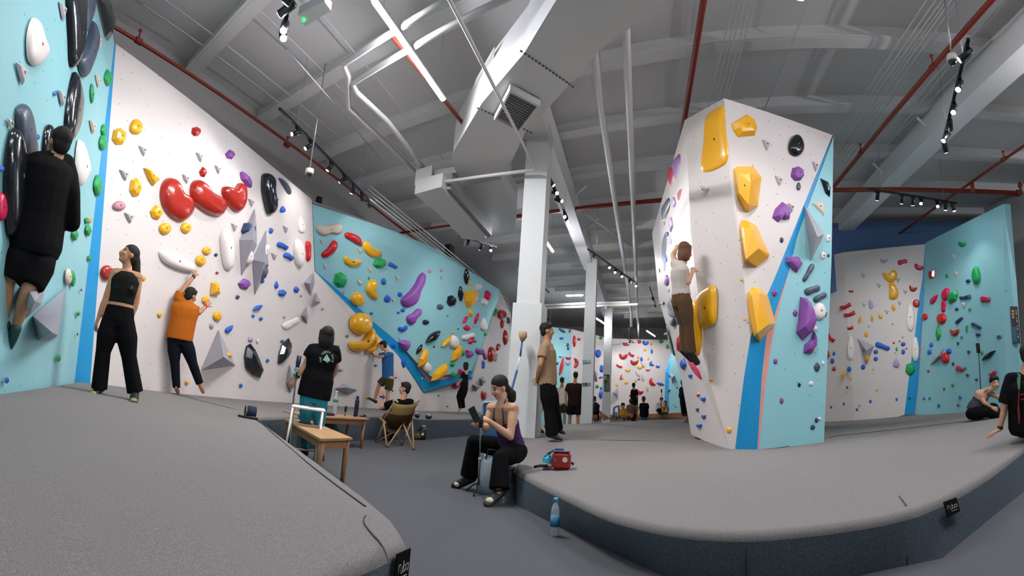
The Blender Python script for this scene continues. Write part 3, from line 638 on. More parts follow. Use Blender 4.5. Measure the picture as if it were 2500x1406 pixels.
# small bits
t = thing('emergency_light', 'white emergency light box with a green lamp at the top edge', 'emergency light')
q = Zs(4.95, (728, 34), (745, 66), (808, 26), (792, 4)); MB().prism(q, [0, 0, .1]).obj('housing', M_PIPE, t)
p = Zp(741, 50, 4.93); MB().ell(p, .018).obj('indicator', mat('green_led', '#20c060', .3, emit='#18e060', es=3), t); settle(t)
for (x, y, D, lb) in ((1097, 612, 15.2, 'black box speaker above the blue wave wall'), (779, 490, 11.4, 'small black speaker above the corner of white and blue wall')):
    p = Dp(x, y, D); tag(MB().box(p, (.28, .22, .36) if D > 12 else (.12, .12, .2), DA, bev=.02).obj('wall_speaker', M_BLACK), lb, 'speaker')
q = Zs(4.85, (1190, 160), (1207, 118), (1208, 150), (1160, 232), (1158, 205)); 
tag(MB().prism(Zs(5.35, (1207, 118), (1206, 150), (1159, 232), (1160, 200)), [0, 0, .03]).obj('duct_flange', M_PIPE), 'open white flange frame beside the air duct', 'air duct')
# roof stiffeners: diagonal white braces near the right girder
for i, (q0, q1) in enumerate((((2240, 288), (2298, 345)), ((2133, 400), (2185, 452)), ((1430, 455), (1375, 500)), ((1460, 535), (1422, 566)), ((1428, 522), (1540, 600)))):
    a, b = Zs(5.75, q0, q1); tag(MB().tube([a, b], .025, 6).obj('roof_brace', M_BEAM), ['white diagonal brace at the right girder, upper one', 'white diagonal brace at the right girder, lower one', 'short brace beside the centre girder', 'second short brace beside the centre girder', 'long thin brace left of the two white pipes'][i], 'brace')
# ------------------------------------------------------------------ climbing holds and volumes
HC_ = {'Y': ('yellow', '#f4b21a'), 'R': ('red', '#b02a1c'), 'D': ('bright red', '#cf1f24'), 'P': ('crimson', '#cf1550'), 'B': ('blue', '#1f62c9'), 'G': ('green', '#18a052'),
       'K': ('black', '#141b22'), 'S': ('slate grey', '#4b5666'), 'U': ('purple', '#8d4fa2'), 'L': ('lilac', '#b7a3cb'), 'W': ('white', '#efe6e1'), 'V': ('grey', '#a8a7b2'),
       'T': ('pale grey', '#bcb6ba'), 'E': ('beige', '#dccbb8'), 'N': ('navy', '#273c66'), 'O': ('orange', '#e8902a'), 'M': ('pink', '#c98a96')}
GLOSS = {'Y': .28, 'R': .22, 'K': .16, 'S': .35, 'P': .35, 'D': .3, 'W': .4}
def hmat(c): return mat('hold_' + HC_[c][0].replace(' ', '_'), HC_[c][1], GLOSS.get(c, .5), .5, bump=(45, .06), coat=.35 if c in 'YRK' else 0)
def ring(fn, n=18): return [fn(2 * math.pi * k / n) for k in range(n)]
UNIT = {
 'ball': ring(lambda a: (math.cos(a), math.sin(a))),
 'egg': ring(lambda a: (math.cos(a) * (1 - .18 * math.sin(-a)), math.sin(a))),
 'leaf': [(0, -1), (.5, -.55), (.85, -.1), (.9, .25), (.45, .7), (0, 1), (-.5, .6), (-.8, .15), (-.65, -.4)],
 'rock': [(-.75, -.75), (.15, -1), (.9, -.55), (1, .3), (.45, .95), (-.4, 1), (-1, .35)],
 'slab': [(-.9, -.7), (.95, -1), (.8, .75), (-.6, 1)],
 'brick': [(-1, -.75), (-.1, -.35), (.9, -.9), (1, .6), (0, .9), (-.95, .55)],
 'tri': [(-1, -1), (-.2, -.85), (1, -.35), (.55, .2), (.1, 1), (-.35, .35)],
 'roll': [(-1, .1), (-.85, -.7), (-.3, -.8), (.3, -.6), (.85, -.55), (1, .1), (.8, .85), (.2, .7), (-.4, .9), (-.85, .8)],
 'bean': [(-1, -.2), (-.7, -.85), (-.2, -.6), (.2, -.25), (.7, -.7), (1, -.1), (.75, .6), (.1, 1), (-.6, .7)],
 'half': [(-1, -.6), (-.45, -.35), (0, -.2), (.45, -.35), (1, -.6), (.85, .3), (.4, .85), (-.3, .9), (-.85, .4)],
 'drop': [(0, -1), (.45, -.5), (.9, .1), (.8, .7), (.3, 1), (-.4, .95), (-.9, .5), (-.7, -.2)],
 'gem': [(-.1, -1), (.7, -.6), (1, .2), (.3, 1), (-.6, .8), (-1, -.1)]}
FLAT = {'rock', 'slab', 'brick', 'tri', 'gem'}
NOUN = {'ball': 'round', 'egg': 'egg-shaped', 'leaf': 'leaf-shaped', 'rock': 'angular', 'slab': 'slab-shaped', 'brick': 'brick-like', 'tri': 'triangular', 'roll': 'sausage-shaped', 'bean': 'bean-shaped', 'half': 'half-moon', 'drop': 'drop-shaped', 'gem': 'faceted'}
def smooth_closed(pts, k=3):
    out = []; n = len(pts)
    for i in range(n):
        p0, p1, p2, p3 = [np.array(pts[(i + j) % n], float) for j in (-1, 0, 1, 2)]
        for s in range(k):
            t = s / k; out.append(.5 * ((2 * p1) + (-p0 + p2) * t + (2 * p0 - 5 * p1 + 4 * p2 - p3) * t * t + (-p0 + 3 * p1 - 3 * p2 + p3) * t ** 3))
    return out
PL = {'l': PL_LW, 'w': PL_WW, 'b': PL_BU, 'c': PL_BL, 'x': PL_W2, '1': P1_, '2': P2_, 't': PT_L, 'r': PL_RW, 'q': PL_R0, 'g': PL_RC, 'F': PL_FW, 'f': PL_FM, 'e': PL_FL, 'd': PL_FB, 'z': PL_FR, 's': PL_SB}
WALLN = {'l': 'left light blue wall', 'w': 'left white wall', 'b': 'blue wave wall', 'c': 'blue wave wall', 'x': 'rear white wall', '1': "tower's white face", '2': "tower's right face", 't': "tower's overhanging side",
         'r': 'right white wall', 'q': 'right white wall', 'g': 'right blue wall', 'F': 'far white wall', 'f': 'far white wall', 'e': 'far white wall', 'd': 'far blue wall', 'z': 'far blue slab', 's': 'deep blue strip'}
HOLDS = []      # (object, wall, colour word, shape word, px, py, size in px)
def hold_mesh(pl, pts, depth, smooth, m, top=None):
    c = np.mean(np.array(pts, float), axis=0); P = [pl(x, y, .0) for x, y in pts]; cc = pl(c[0], c[1]); n = pl.n; k = len(P)
    if top is not None:                      # flat-topped gem: the crown is given by its own outline
        Q = [pl(x, y, d_ * depth) for x, y, d_ in top]; mb = MB(); lip = [p + (cc - p) * .03 + n * min(.03, depth * .2) for p in P]
        mb.add(P + lip, [(i, (i + 1) % k, k + (i + 1) % k, k + i) for i in range(k)])
        b = len(mb.v); mb.v += [tuple(map(float, p)) for p in lip] + [tuple(map(float, p)) for p in Q]; j0 = len(Q)
        bmx = bmesh.new(); vv = [bmx.verts.new(v) for v in lip + Q]; r = bmesh.ops.convex_hull(bmx, input=vv); bmx.normal_update()
        mb.v = mb.v[:b]; idx = {v: i for i, v in enumerate(bmx.verts)}
        mb.add([v.co[:] for v in bmx.verts], [tuple(idx[v] for v in f.verts) for f in bmx.faces if abs(f.normal.dot(Vector(tuple(n)))) < 2]); bmx.free()
        return mb
    prof = ((0, 0), (.02, .30), (.10, .62), (.26, .86), (.5, .97), (.75, 1.0)) if smooth else ((0, 0), (.03, .22), (.34, .86), (.62, 1.0))
    vs = []; tilt = .0
    for ins, h in prof: vs += [p + (cc - p) * ins + n * depth * h for p in P]
    vs.append(cc + n * depth * (1.0 if smooth else 1.06)); L = len(prof); fs = []
    for r in range(L - 1): fs += [(r * k + i, r * k + (i + 1) % k, (r + 1) * k + (i + 1) % k, (r + 1) * k + i) for i in range(k)]
    e = len(vs) - 1; fs += [((L - 1) * k + i, (L - 1) * k + (i + 1) % k, e) for i in range(k)]
    mb = MB(); mb.add(vs, fs, 0, smooth); return mb
def add_hold(w, col, shape, pts, df=.4, smooth=True, top=None, name='climbing_hold', bolt=None):
    pl = PL[w]; a = np.array(pts, float); c = a.mean(axis=0); wpx = a[:, 0].ptp() if hasattr(a[:, 0], 'ptp') else a[:, 0].max() - a[:, 0].min(); hpx = a[:, 1].max() - a[:, 1].min()
    P = [pl(x, y) for x, y in pts]; sz = math.sqrt(max(1e-4, np.linalg.norm(P[0] - P[len(P) // 2]) * np.linalg.norm(P[len(P) // 4] - P[3 * len(P) // 4])))
    d = min(sz * df, .32) * (.42 if w == 'l' else .5 if w == 't' else .68) if top is None else df
    mb = hold_mesh(pl, pts, d, smooth, None, top); m = hmat(col) if name == 'climbing_hold' else M_VOL
    cen = pl(c[0], c[1])
    me = mb.me(name, m); me.transform(Matrix.Translation(tuple(-cen))); o = link(name, me); o.location = tuple(cen)
    if max(wpx, hpx) > 15 and name == 'climbing_hold' and bolt is not False:
        q = pl.n * d * (.995 if smooth else 1.03) ; r = .012 if sz < .4 else .016
        if top is not None: q = np.mean([pl(x, y, dd * df) for x, y, dd in top], axis=0) - cen
        MB().tube([q - pl.n * .01, q + pl.n * .002], r, 10).obj('bolt', mat('bolt_hole', '#3a3330', .6), o)
    o['category'] = 'climbing hold' if name == 'climbing_hold' else 'climbing volume'
    HOLDS.append((o, w, HC_[col][0] if name == 'climbing_hold' else 'grey', NOUN.get(shape, shape), c[0], c[1], math.sqrt(wpx * hpx)))
    return o
def H(w, shape, col, cx, cy, W_, H_, rot=0, df=.4):
    a = math.radians(rot); ca, sa = math.cos(a), math.sin(a); u = UNIT[shape]; sm = shape not in FLAT
    if W_ < 9 and shape in ('ball', 'egg'): u = u[::2]
    pts = [(cx + (x * W_ / 2) * ca - (y * H_ / 2) * sa, cy + (x * W_ / 2) * sa + (y * H_ / 2) * ca) for x, y in u]
    if sm and shape not in ('ball', 'egg') and max(W_, H_) > 12: pts = smooth_closed(pts, 2)
    return add_hold(w, col, shape, pts, df, sm)
M_VOL = mat('volume_wood', '#a9a8b1', .55, .3, bump=(30, .06))
def VOL(w, pts, apex, h, label, col='V'):
    pl = PL[w]; P = [pl(x, y) for x, y in pts]; A = pl(apex[0], apex[1], h); mb = MB(); k = len(P)
    mb.add(P + [A], [(i, (i + 1) % k, k) for i in range(k)])
    c = np.mean(P, axis=0); me = mb.me('climbing_volume', M_VOL); me.transform(Matrix.Translation(tuple(-c))); o = link('climbing_volume', me); o.location = tuple(c)
    tag(o, label, 'climbing volume'); return o
def PH(w, col, shape, pts, df=.35, sm=True, label=None, top=None, bolt=None):
    o = add_hold(w, col, shape, smooth_closed(pts, 3) if sm else pts, df, sm, top, bolt=bolt)
    if label: o['label'] = label
    return o
# --- large, individually shaped holds
PH('l', 'K', 'long', [(163, -40), (199, -40), (200, 60), (197, 100), (190, 145), (178, 165), (170, 155), (167, 100)], .3, label='tall glossy black hold cut by the top edge, on the left blue wall')
PH('l', 'S', 'long', [(201, -30), (228, -30), (222, 30), (210, 65), (203, 76)], .3, label='slate grey hold right behind the tall glossy black one')
PH('l', 'S', 'fin', [(222, 50), (232, 70), (233, 100), (222, 140), (205, 185), (200, 188), (192, 170), (190, 142), (205, 120), (215, 85)], .3, label='slate grey fin hold pointing up, below the slate one')
PH('l', 'K', 'fin', [(232, -10), (260, -5), (274, 50), (273, 62), (262, 100), (255, 90), (245, 45)], .3, sm=False, label='black wedge hold at the top corner by the deep blue strip')
PH('l', 'W', 'tooth', [(80, 43), (92, 55), (100, 85), (112, 115), (112, 135), (100, 150), (90, 160), (76, 158), (66, 140), (64, 95), (70, 60)], .35, label='white tooth-shaped hold high on the left blue wall')
PH('l', 'K', 'long', [(178, 177), (186, 185), (194, 230), (193, 270), (185, 310), (175, 340), (165, 345), (158, 330), (160, 280), (168, 220)], .3, label='long glossy black hold above the black-clad climber')
PH('l', 'S', 'long', [(52, 253), (62, 258), (72, 285), (82, 350), (84, 380), (62, 395), (50, 380), (42, 320), (39, 280), (43, 262)], .4, label="slate hollow hold at the black-clad climber's shoulder")
PH('l', 'K', 'long', [(30, 312), (42, 320), (50, 360), (54, 420), (52, 500), (40, 560), (22, 580), (12, 500), (12, 400), (20, 340)], .35, label="large black hold gripped by the climber in black")
PH('l', 'K', 'long', [(115, 305), (125, 308), (130, 330), (125, 380), (106, 380), (107, 335)], .35, label="small black hold just behind the climber's head")
PH('l', 'W', 'tooth', [(190, 342), (199, 352), (210, 390), (213, 420), (205, 435), (198, 452), (190, 452), (183, 430), (184, 380)], .35, label='white tooth-shaped hold right of the climber in black')
PH('w', 'R', 'bean', [(390, 473), (394, 450), (403, 437), (415, 434), (426, 441), (433, 460), (442, 473), (458, 482), (468, 496), (467, 516), (458, 532), (440, 541), (422, 534), (407, 521), (394, 498)], .34, label='leftmost of the three big glossy red bean holds')
PH('w', 'R', 'bean', [(480, 439), (491, 447), (502, 464), (522, 478), (542, 489), (548, 506), (542, 522), (528, 528), (508, 523), (485, 509), (468, 492), (463, 472), (465, 452), (471, 442)], .34, label='middle one of the three big glossy red bean holds')
PH('w', 'R', 'heart', [(548, 455), (559, 458), (571, 459), (579, 449), (586, 447), (595, 454), (598, 472), (596, 495), (588, 513), (576, 518), (562, 509), (548, 489), (541, 472), (542, 459)], .34, label='big glossy red heart-shaped hold, rightmost of the three')
PH('w', 'K', 'snake', [(639, 427), (647, 422), (657, 427), (660, 438), (658, 458), (662, 486), (666, 509), (664, 521), (656, 525), (649, 519), (642, 492), (637, 464), (637, 438)], .4, label='glossy black snake-shaped hold right of the red heart-shaped one')
PH('w', 'S', 'fin', [(679, 435), (687, 438), (699, 452), (707, 467), (707, 475), (701, 472), (690, 455)], .35, label='dark blade-shaped hold right of the black snake-shaped hold')
PH('w', 'W', 'long', [(545, 560), (555, 560), (562, 578), (565, 606), (565, 649), (555, 661), (545, 649), (539, 614), (537, 578)], .3, label='long white upright hold left of the tall grey volumes')
PH('w', 'W', 'long', [(388, 618), (395, 613), (430, 620), (465, 640), (475, 655), (468, 665), (440, 660), (405, 645), (392, 632)], .3, label="long white hold at the orange-shirted man's raised hand")
PH('w', 'W', 'long', [(721, 583), (733, 592), (738, 620), (736, 646), (730, 654), (720, 640), (716, 606)], .3, label='upright white hold left of the thin red one')
PH('w', 'W', 'fin', [(731, 528), (738, 535), (744, 555), (742, 568), (730, 566), (727, 545)], .2, label='faint white fin hold near the wall corner')
PH('w', 'Y', 'slab', [(350, 410), (357, 410), (388, 440), (373, 454), (362, 440)], .4, sm=False)
PH('w', 'U', 'slab', [(585, 422), (590, 418), (606, 432), (613, 450), (612, 459), (603, 456), (588, 438)], .35, sm=False)
PH('w', 'Y', 'trapezoid', [(516, 690), (527, 687), (532, 721), (513, 719)], .5, sm=False)
PH('w', 'K', 'shield', [(610, 839), (620, 859), (640, 912), (633, 923), (616, 916), (599, 899), (596, 871), (601, 845)], .3, sm=False, label='large matt black shield-shaped hold low on the white wall')
PH('w', 'K', 'shield', [(704, 825), (709, 835), (706, 859), (699, 873), (684, 889), (678, 889), (680, 865), (687, 842)], .3, sm=False, label='black faceted hold left of the woman holding a monopod')
PH('b', 'E', 'sausage', [(771, 555), (778, 548), (795, 550), (818, 545), (834, 548), (835, 562), (824, 571), (807, 568), (790, 575), (776, 569)], .35, label='long beige sausage hold at the top left of the blue wave')
PH('b', 'D', 'sausage', [(815, 586), (822, 592), (821, 604), (810, 618), (793, 629), (785, 626), (785, 618), (798, 606), (808, 592)], .35, label='slanting red sausage hold below the beige sausage')
PH('b', 'D', 'sausage', [(841, 571), (849, 567), (867, 572), (879, 582), (883, 598), (875, 598), (855, 586), (842, 579)], .35, label='red sausage hold right of the beige sausage')
PH('b', 'Y', 'banana', [(889, 589), (898, 592), (906, 609), (921, 609), (930, 613), (928, 623), (913, 629), (898, 622), (886, 606)], .4, label='yellow banana hold right after the upper red sausage')
PH('b', 'Y', 'banana', [(841, 625), (847, 632), (858, 639), (872, 633), (881, 636), (878, 645), (861, 651), (844, 645), (838, 633)], .4, label='smiling yellow banana hold below the red sausages')
PH('b', 'Y', 'banana', [(909, 682), (917, 686), (915, 695), (911, 709), (913, 720), (920, 727), (916, 732), (906, 727), (895, 714), (893, 703), (899, 689)], .4, label='upright yellow banana hold above the big yellow balls')
PH('x', 'Y', 'banana', [(853, 835), (865, 837), (885, 831), (897, 810), (904, 800), (909, 807), (908, 827), (894, 847), (874, 857), (857, 854), (851, 844)], .5, label='large yellow banana hold under the biggest yellow ball')
PH('x', 'Y', 'banana', [(912, 817), (919, 824), (918, 841), (905, 858), (894, 861), (892, 854), (905, 844)], .5, label='smaller yellow banana hold touched by the man in blue')
PH('b', 'U', 'fin', [(1030, 665), (1036, 669), (1033, 686), (1023, 706), (1017, 726), (1009, 743), (989, 750), (979, 740), (979, 729), (997, 712), (1012, 692), (1020, 675)], .35, label='long purple club-shaped hold in the middle of the blue wave')
PH('b', 'U', 'fin', [(1017, 754), (1026, 754), (1026, 763), (1012, 777), (1007, 790), (999, 791), (992, 781), (993, 771), (1006, 764)], .35, label='smaller purple club-shaped hold below the long one')
PH('b', 'Y', 'shield', [(1134, 710), (1162, 707), (1165, 729), (1148, 746), (1140, 752), (1133, 734)], .35, sm=False, label='large yellow shield-shaped hold on the upper blue wave')
PH('c', 'Y', 'slab', [(1033, 852), (1042, 852), (1041, 875), (1032, 895), (1020, 896), (1023, 875)], .35, sm=False, label='upright yellow slab hold above the lower salmon edge')
PH('c', 'Y', 'slab', [(1117, 842), (1125, 842), (1123, 867), (1110, 881), (1100, 881), (1106, 858)], .35, sm=False, label='yellow slab hold left of the purple cluster')
PH('c', 'Y', 'slab', [(1089, 887), (1092, 892), (1082, 915), (1062, 928), (1052, 930), (1057, 912), (1073, 895)], .35, sm=False, label='slanting yellow slab hold at the tip of the blue wave')
PH('b', 'U', 'fang', [(972, 835), (982, 828), (999, 832), (996, 844), (988, 858), (981, 852)], .5, sm=False, label='purple fang-shaped hold at the start of the salmon edge')
PH('1', 'Y', 'slab', [(1761, 259), (1769, 266), (1773, 322), (1779, 368), (1777, 392), (1764, 407), (1733, 420), (1712, 413), (1718, 352), (1723, 291), (1740, 270)], .1, label='tall glossy yellow slab hold at the top of the tower')
PH('2', 'Y', 'pentagon', [(1785, 302), (1822, 279), (1842, 291), (1848, 313), (1842, 331), (1801, 335), (1790, 319)], .3, sm=False, label='glossy yellow pentagon hold at the top of the tower')
def GEMH(w, out, top, d, lb): PH(w, 'Y', 'gem', out, d, sm=False, label=lb, top=top)
GEMH('2', [(1789, 413), (1798, 407), (1836, 406), (1857, 433), (1848, 505), (1825, 519), (1816, 516), (1795, 478)], [(1802, 424, .8), (1830, 424, 1), (1833, 445, 1), (1828, 500, .8), (1804, 470, .7)], .2, 'glossy yellow gem hold, upper of three on the tower ridge')
GEMH('2', [(1808, 537), (1822, 539), (1844, 551), (1877, 624), (1874, 631), (1845, 654), (1816, 643), (1810, 618), (1802, 557)], [(1815, 555, .7), (1836, 562, .9), (1852, 606, 1), (1822, 632, 1)], .2, 'glossy yellow gem hold, middle of three on the tower ridge')
GEMH('2', [(1823, 712), (1833, 700), (1857, 705), (1873, 725), (1891, 790), (1888, 797), (1852, 836), (1835, 824), (1827, 790), (1820, 736)], [(1835, 720, .7), (1854, 716, .8), (1876, 792, 1), (1850, 812, 1)], .22, 'glossy yellow gem hold over the deep blue stripe')
PH('1', 'Y', 'slab', [(1734, 698), (1748, 703), (1751, 736), (1748, 787), (1731, 799), (1712, 799), (1705, 770), (1705, 722)], .2, label="yellow shield hold right of the tower climber's legs")
PH('1', 'Y', 'fin', [(1697, 734), (1707, 742), (1714, 811), (1712, 852), (1705, 869), (1698, 850), (1690, 811), (1689, 770)], .3, label="narrow yellow blade hold behind the tower climber's calves")
PH('2', 'U', 'arch', [(1909, 493), (1922, 501), (1929, 520), (1925, 536), (1915, 537), (1909, 531), (1903, 537), (1899, 543), (1885, 531), (1892, 510)], .45, sm=False, label='purple arched hold on the upper right of the tower')
PH('2', 'K', 'blade', [(2002, 435), (2018, 442), (2026, 461), (2025, 481), (2015, 472)], .3, sm=False, label='black blade hold at the upper right edge of the tower')
PH('2', 'E', 'triangle', [(1981, 496), (2010, 490), (2012, 528)], .15, sm=False, label='flat beige triangular hold on the light blue tower face')
PH('2', 'U', 'claw', [(1918, 628), (1947, 626), (1958, 645), (1944, 666), (1932, 657), (1918, 640)], .5, sm=False, label='purple claw-shaped hold where the salmon stripe starts')
PH('2', 'U', 'fang', [(1953, 725), (1965, 727), (1975, 749), (1986, 787), (1977, 814), (1958, 831), (1943, 811), (1948, 783)], .5, sm=False, label='big purple fang hold on the right side of the tower')
PH('2', 'U', 'claw', [(1984, 807), (1990, 821), (1989, 845), (1977, 865), (1961, 860), (1963, 841), (1980, 828)], .5, sm=False, label='purple claw hold directly under the big purple fang')
PH('t', 'U', 'leaf', [(1663, 376), (1665, 413), (1656, 440), (1648, 432), (1643, 401), (1651, 384)], .12, label="violet leaf hold at the top of the tower's overhang")
PH('t', 'P', 'leaf', [(1639, 407), (1648, 426), (1641, 456), (1630, 429)], .12, label='crimson leaf hold left of the violet leaf')
PH('t', 'P', 'leaf', [(1671, 437), (1674, 469), (1681, 502), (1674, 536), (1662, 505), (1654, 469)], .12, label='long crimson leaf hold on the tower overhang')
PH('t', 'S', 'leaf', [(1637, 481), (1640, 505), (1622, 542), (1617, 515), (1625, 496)], .12, label='slate leaf hold at the left rim of the tower')
PH('t', 'P', 'leaf', [(1677, 547), (1678, 594), (1657, 603), (1653, 582), (1660, 560)], .12, label="crimson hold just above the tower climber's head")
PH('t', 'N', 'strip', [(1625, 568), (1632, 580), (1632, 640), (1628, 672), (1619, 650), (1618, 600)], .1, label="long navy hold left of the tower climber's head")
PH('t', 'K', 'leaf', [(1627, 790), (1635, 811), (1647, 859), (1647, 869), (1637, 852)], .1, label="long black hold low on the tower's left rim")
PH('t', 'S', 'fin', [(1634, 725), (1646, 760), (1650, 776), (1636, 772), (1629, 750)], .1, label='slate fin hold on the left rim of the tower')
PH('t', 'P', 'leaf', [(1680, 876), (1700, 886), (1712, 906), (1715, 927), (1697, 910), (1685, 889)], .12, label='crimson foothold under the climber on the tower')
PH('r', 'Y', 'butterfly', [(2156, 666), (2168, 669), (2179, 659), (2190, 664), (2189, 679), (2179, 689), (2165, 686), (2156, 674)], .35, label='yellow butterfly-shaped hold on the right white wall')
PH('r', 'Y', 'pear', [(2171, 690), (2182, 691), (2193, 710), (2191, 727), (2179, 732), (2171, 727), (2171, 707)], .35, label='yellow pear-shaped hold under the butterfly-shaped one')
# --- volumes
VOL('l', [(161, 702), (142, 819), (122, 830), (95, 830), (80, 771)], (128, 812), .35, "grey plywood volume right of the black-clad climber's foot")
VOL('l', [(97, 672), (110, 705), (102, 742), (71, 771), (52, 760), (60, 690)], (85, 735), .3, "grey plywood volume behind the black-clad climber's calf")
VOL('w', [(622, 509), (627, 555), (627, 600), (610, 634), (590, 674), (585, 586)], (618, 585), .28, 'tall grey spindle volume carrying a navy hold')
VOL('w', [(650, 560), (653, 620), (656, 648), (622, 721), (616, 634)], (645, 640), .28, 'second tall grey spindle volume, lower and to the right')
VOL('w', [(765, 665), (769, 688), (759, 722), (743, 690)], (757, 692), .15, 'small grey diamond volume at the left end of the blue stripe')
VOL('x', [(771, 713), (783, 738), (759, 750)], (770, 735), .2, 'small grey triangle volume under the diamond volume')
VOL('w', [(748, 748), (753, 774), (750, 790), (736, 771)], (745, 770), .15, 'smallest grey diamond volume on the white wall')
VOL('w', [(534, 805), (575, 892), (492, 903)], (546, 871), .42, 'large grey pyramid volume low on the white wall')
VOL('w', [(707, 889), (716, 910), (721, 936), (709, 959), (699, 935)], (712, 922), .2, "grey volume beside the monopod woman's hand")
VOL('x', [(815, 882), (839, 904), (815, 909), (800, 902)], (816, 900), .22, 'grey volume right of the black T-shirt with the emblem')
VOL('x', [(841, 935), (873, 953), (851, 964), (818, 948)], (846, 946), .25, 'flat grey diamond volume above the dark flask')
VOL('x', [(1171, 923), (1179, 917), (1187, 931), (1176, 943)], (1179, 929), .3, 'upper of two grey volumes right of the far woman in black')
VOL('x', [(1153, 938), (1173, 945), (1163, 955)], (1164, 944), .3, 'lower of two grey volumes right of the far woman in black')
VOL('2', [(1963, 499), (2012, 572), (1980, 638), (1967, 545)], (1996, 578), .3, 'large white-grey spike volume on the right of the tower')
VOL('r', [(2092, 825), (2134, 844), (2116, 892)], (2115, 855), .25, 'grey triangular volume on the right white wall')
VOL('g', [(2304, 849), (2300, 871), (2270, 893), (2277, 874)], (2290, 870), .15, 'grey slanted volume on the right blue wall')
VOL('F', [(1509, 946), (1509, 975), (1495, 959)], (1505, 960), .5, 'grey triangular volume low on the far white wall')
VOL('f', [(1452, 905), (1459, 911), (1458, 932), (1452, 922)], (1456, 915), .4, 'grey volume on the far wall between the columns')
VOL('z', [(1634, 912), (1647, 916), (1641, 937)], (1641, 922), .3, 'grey volume on the far light blue slab')
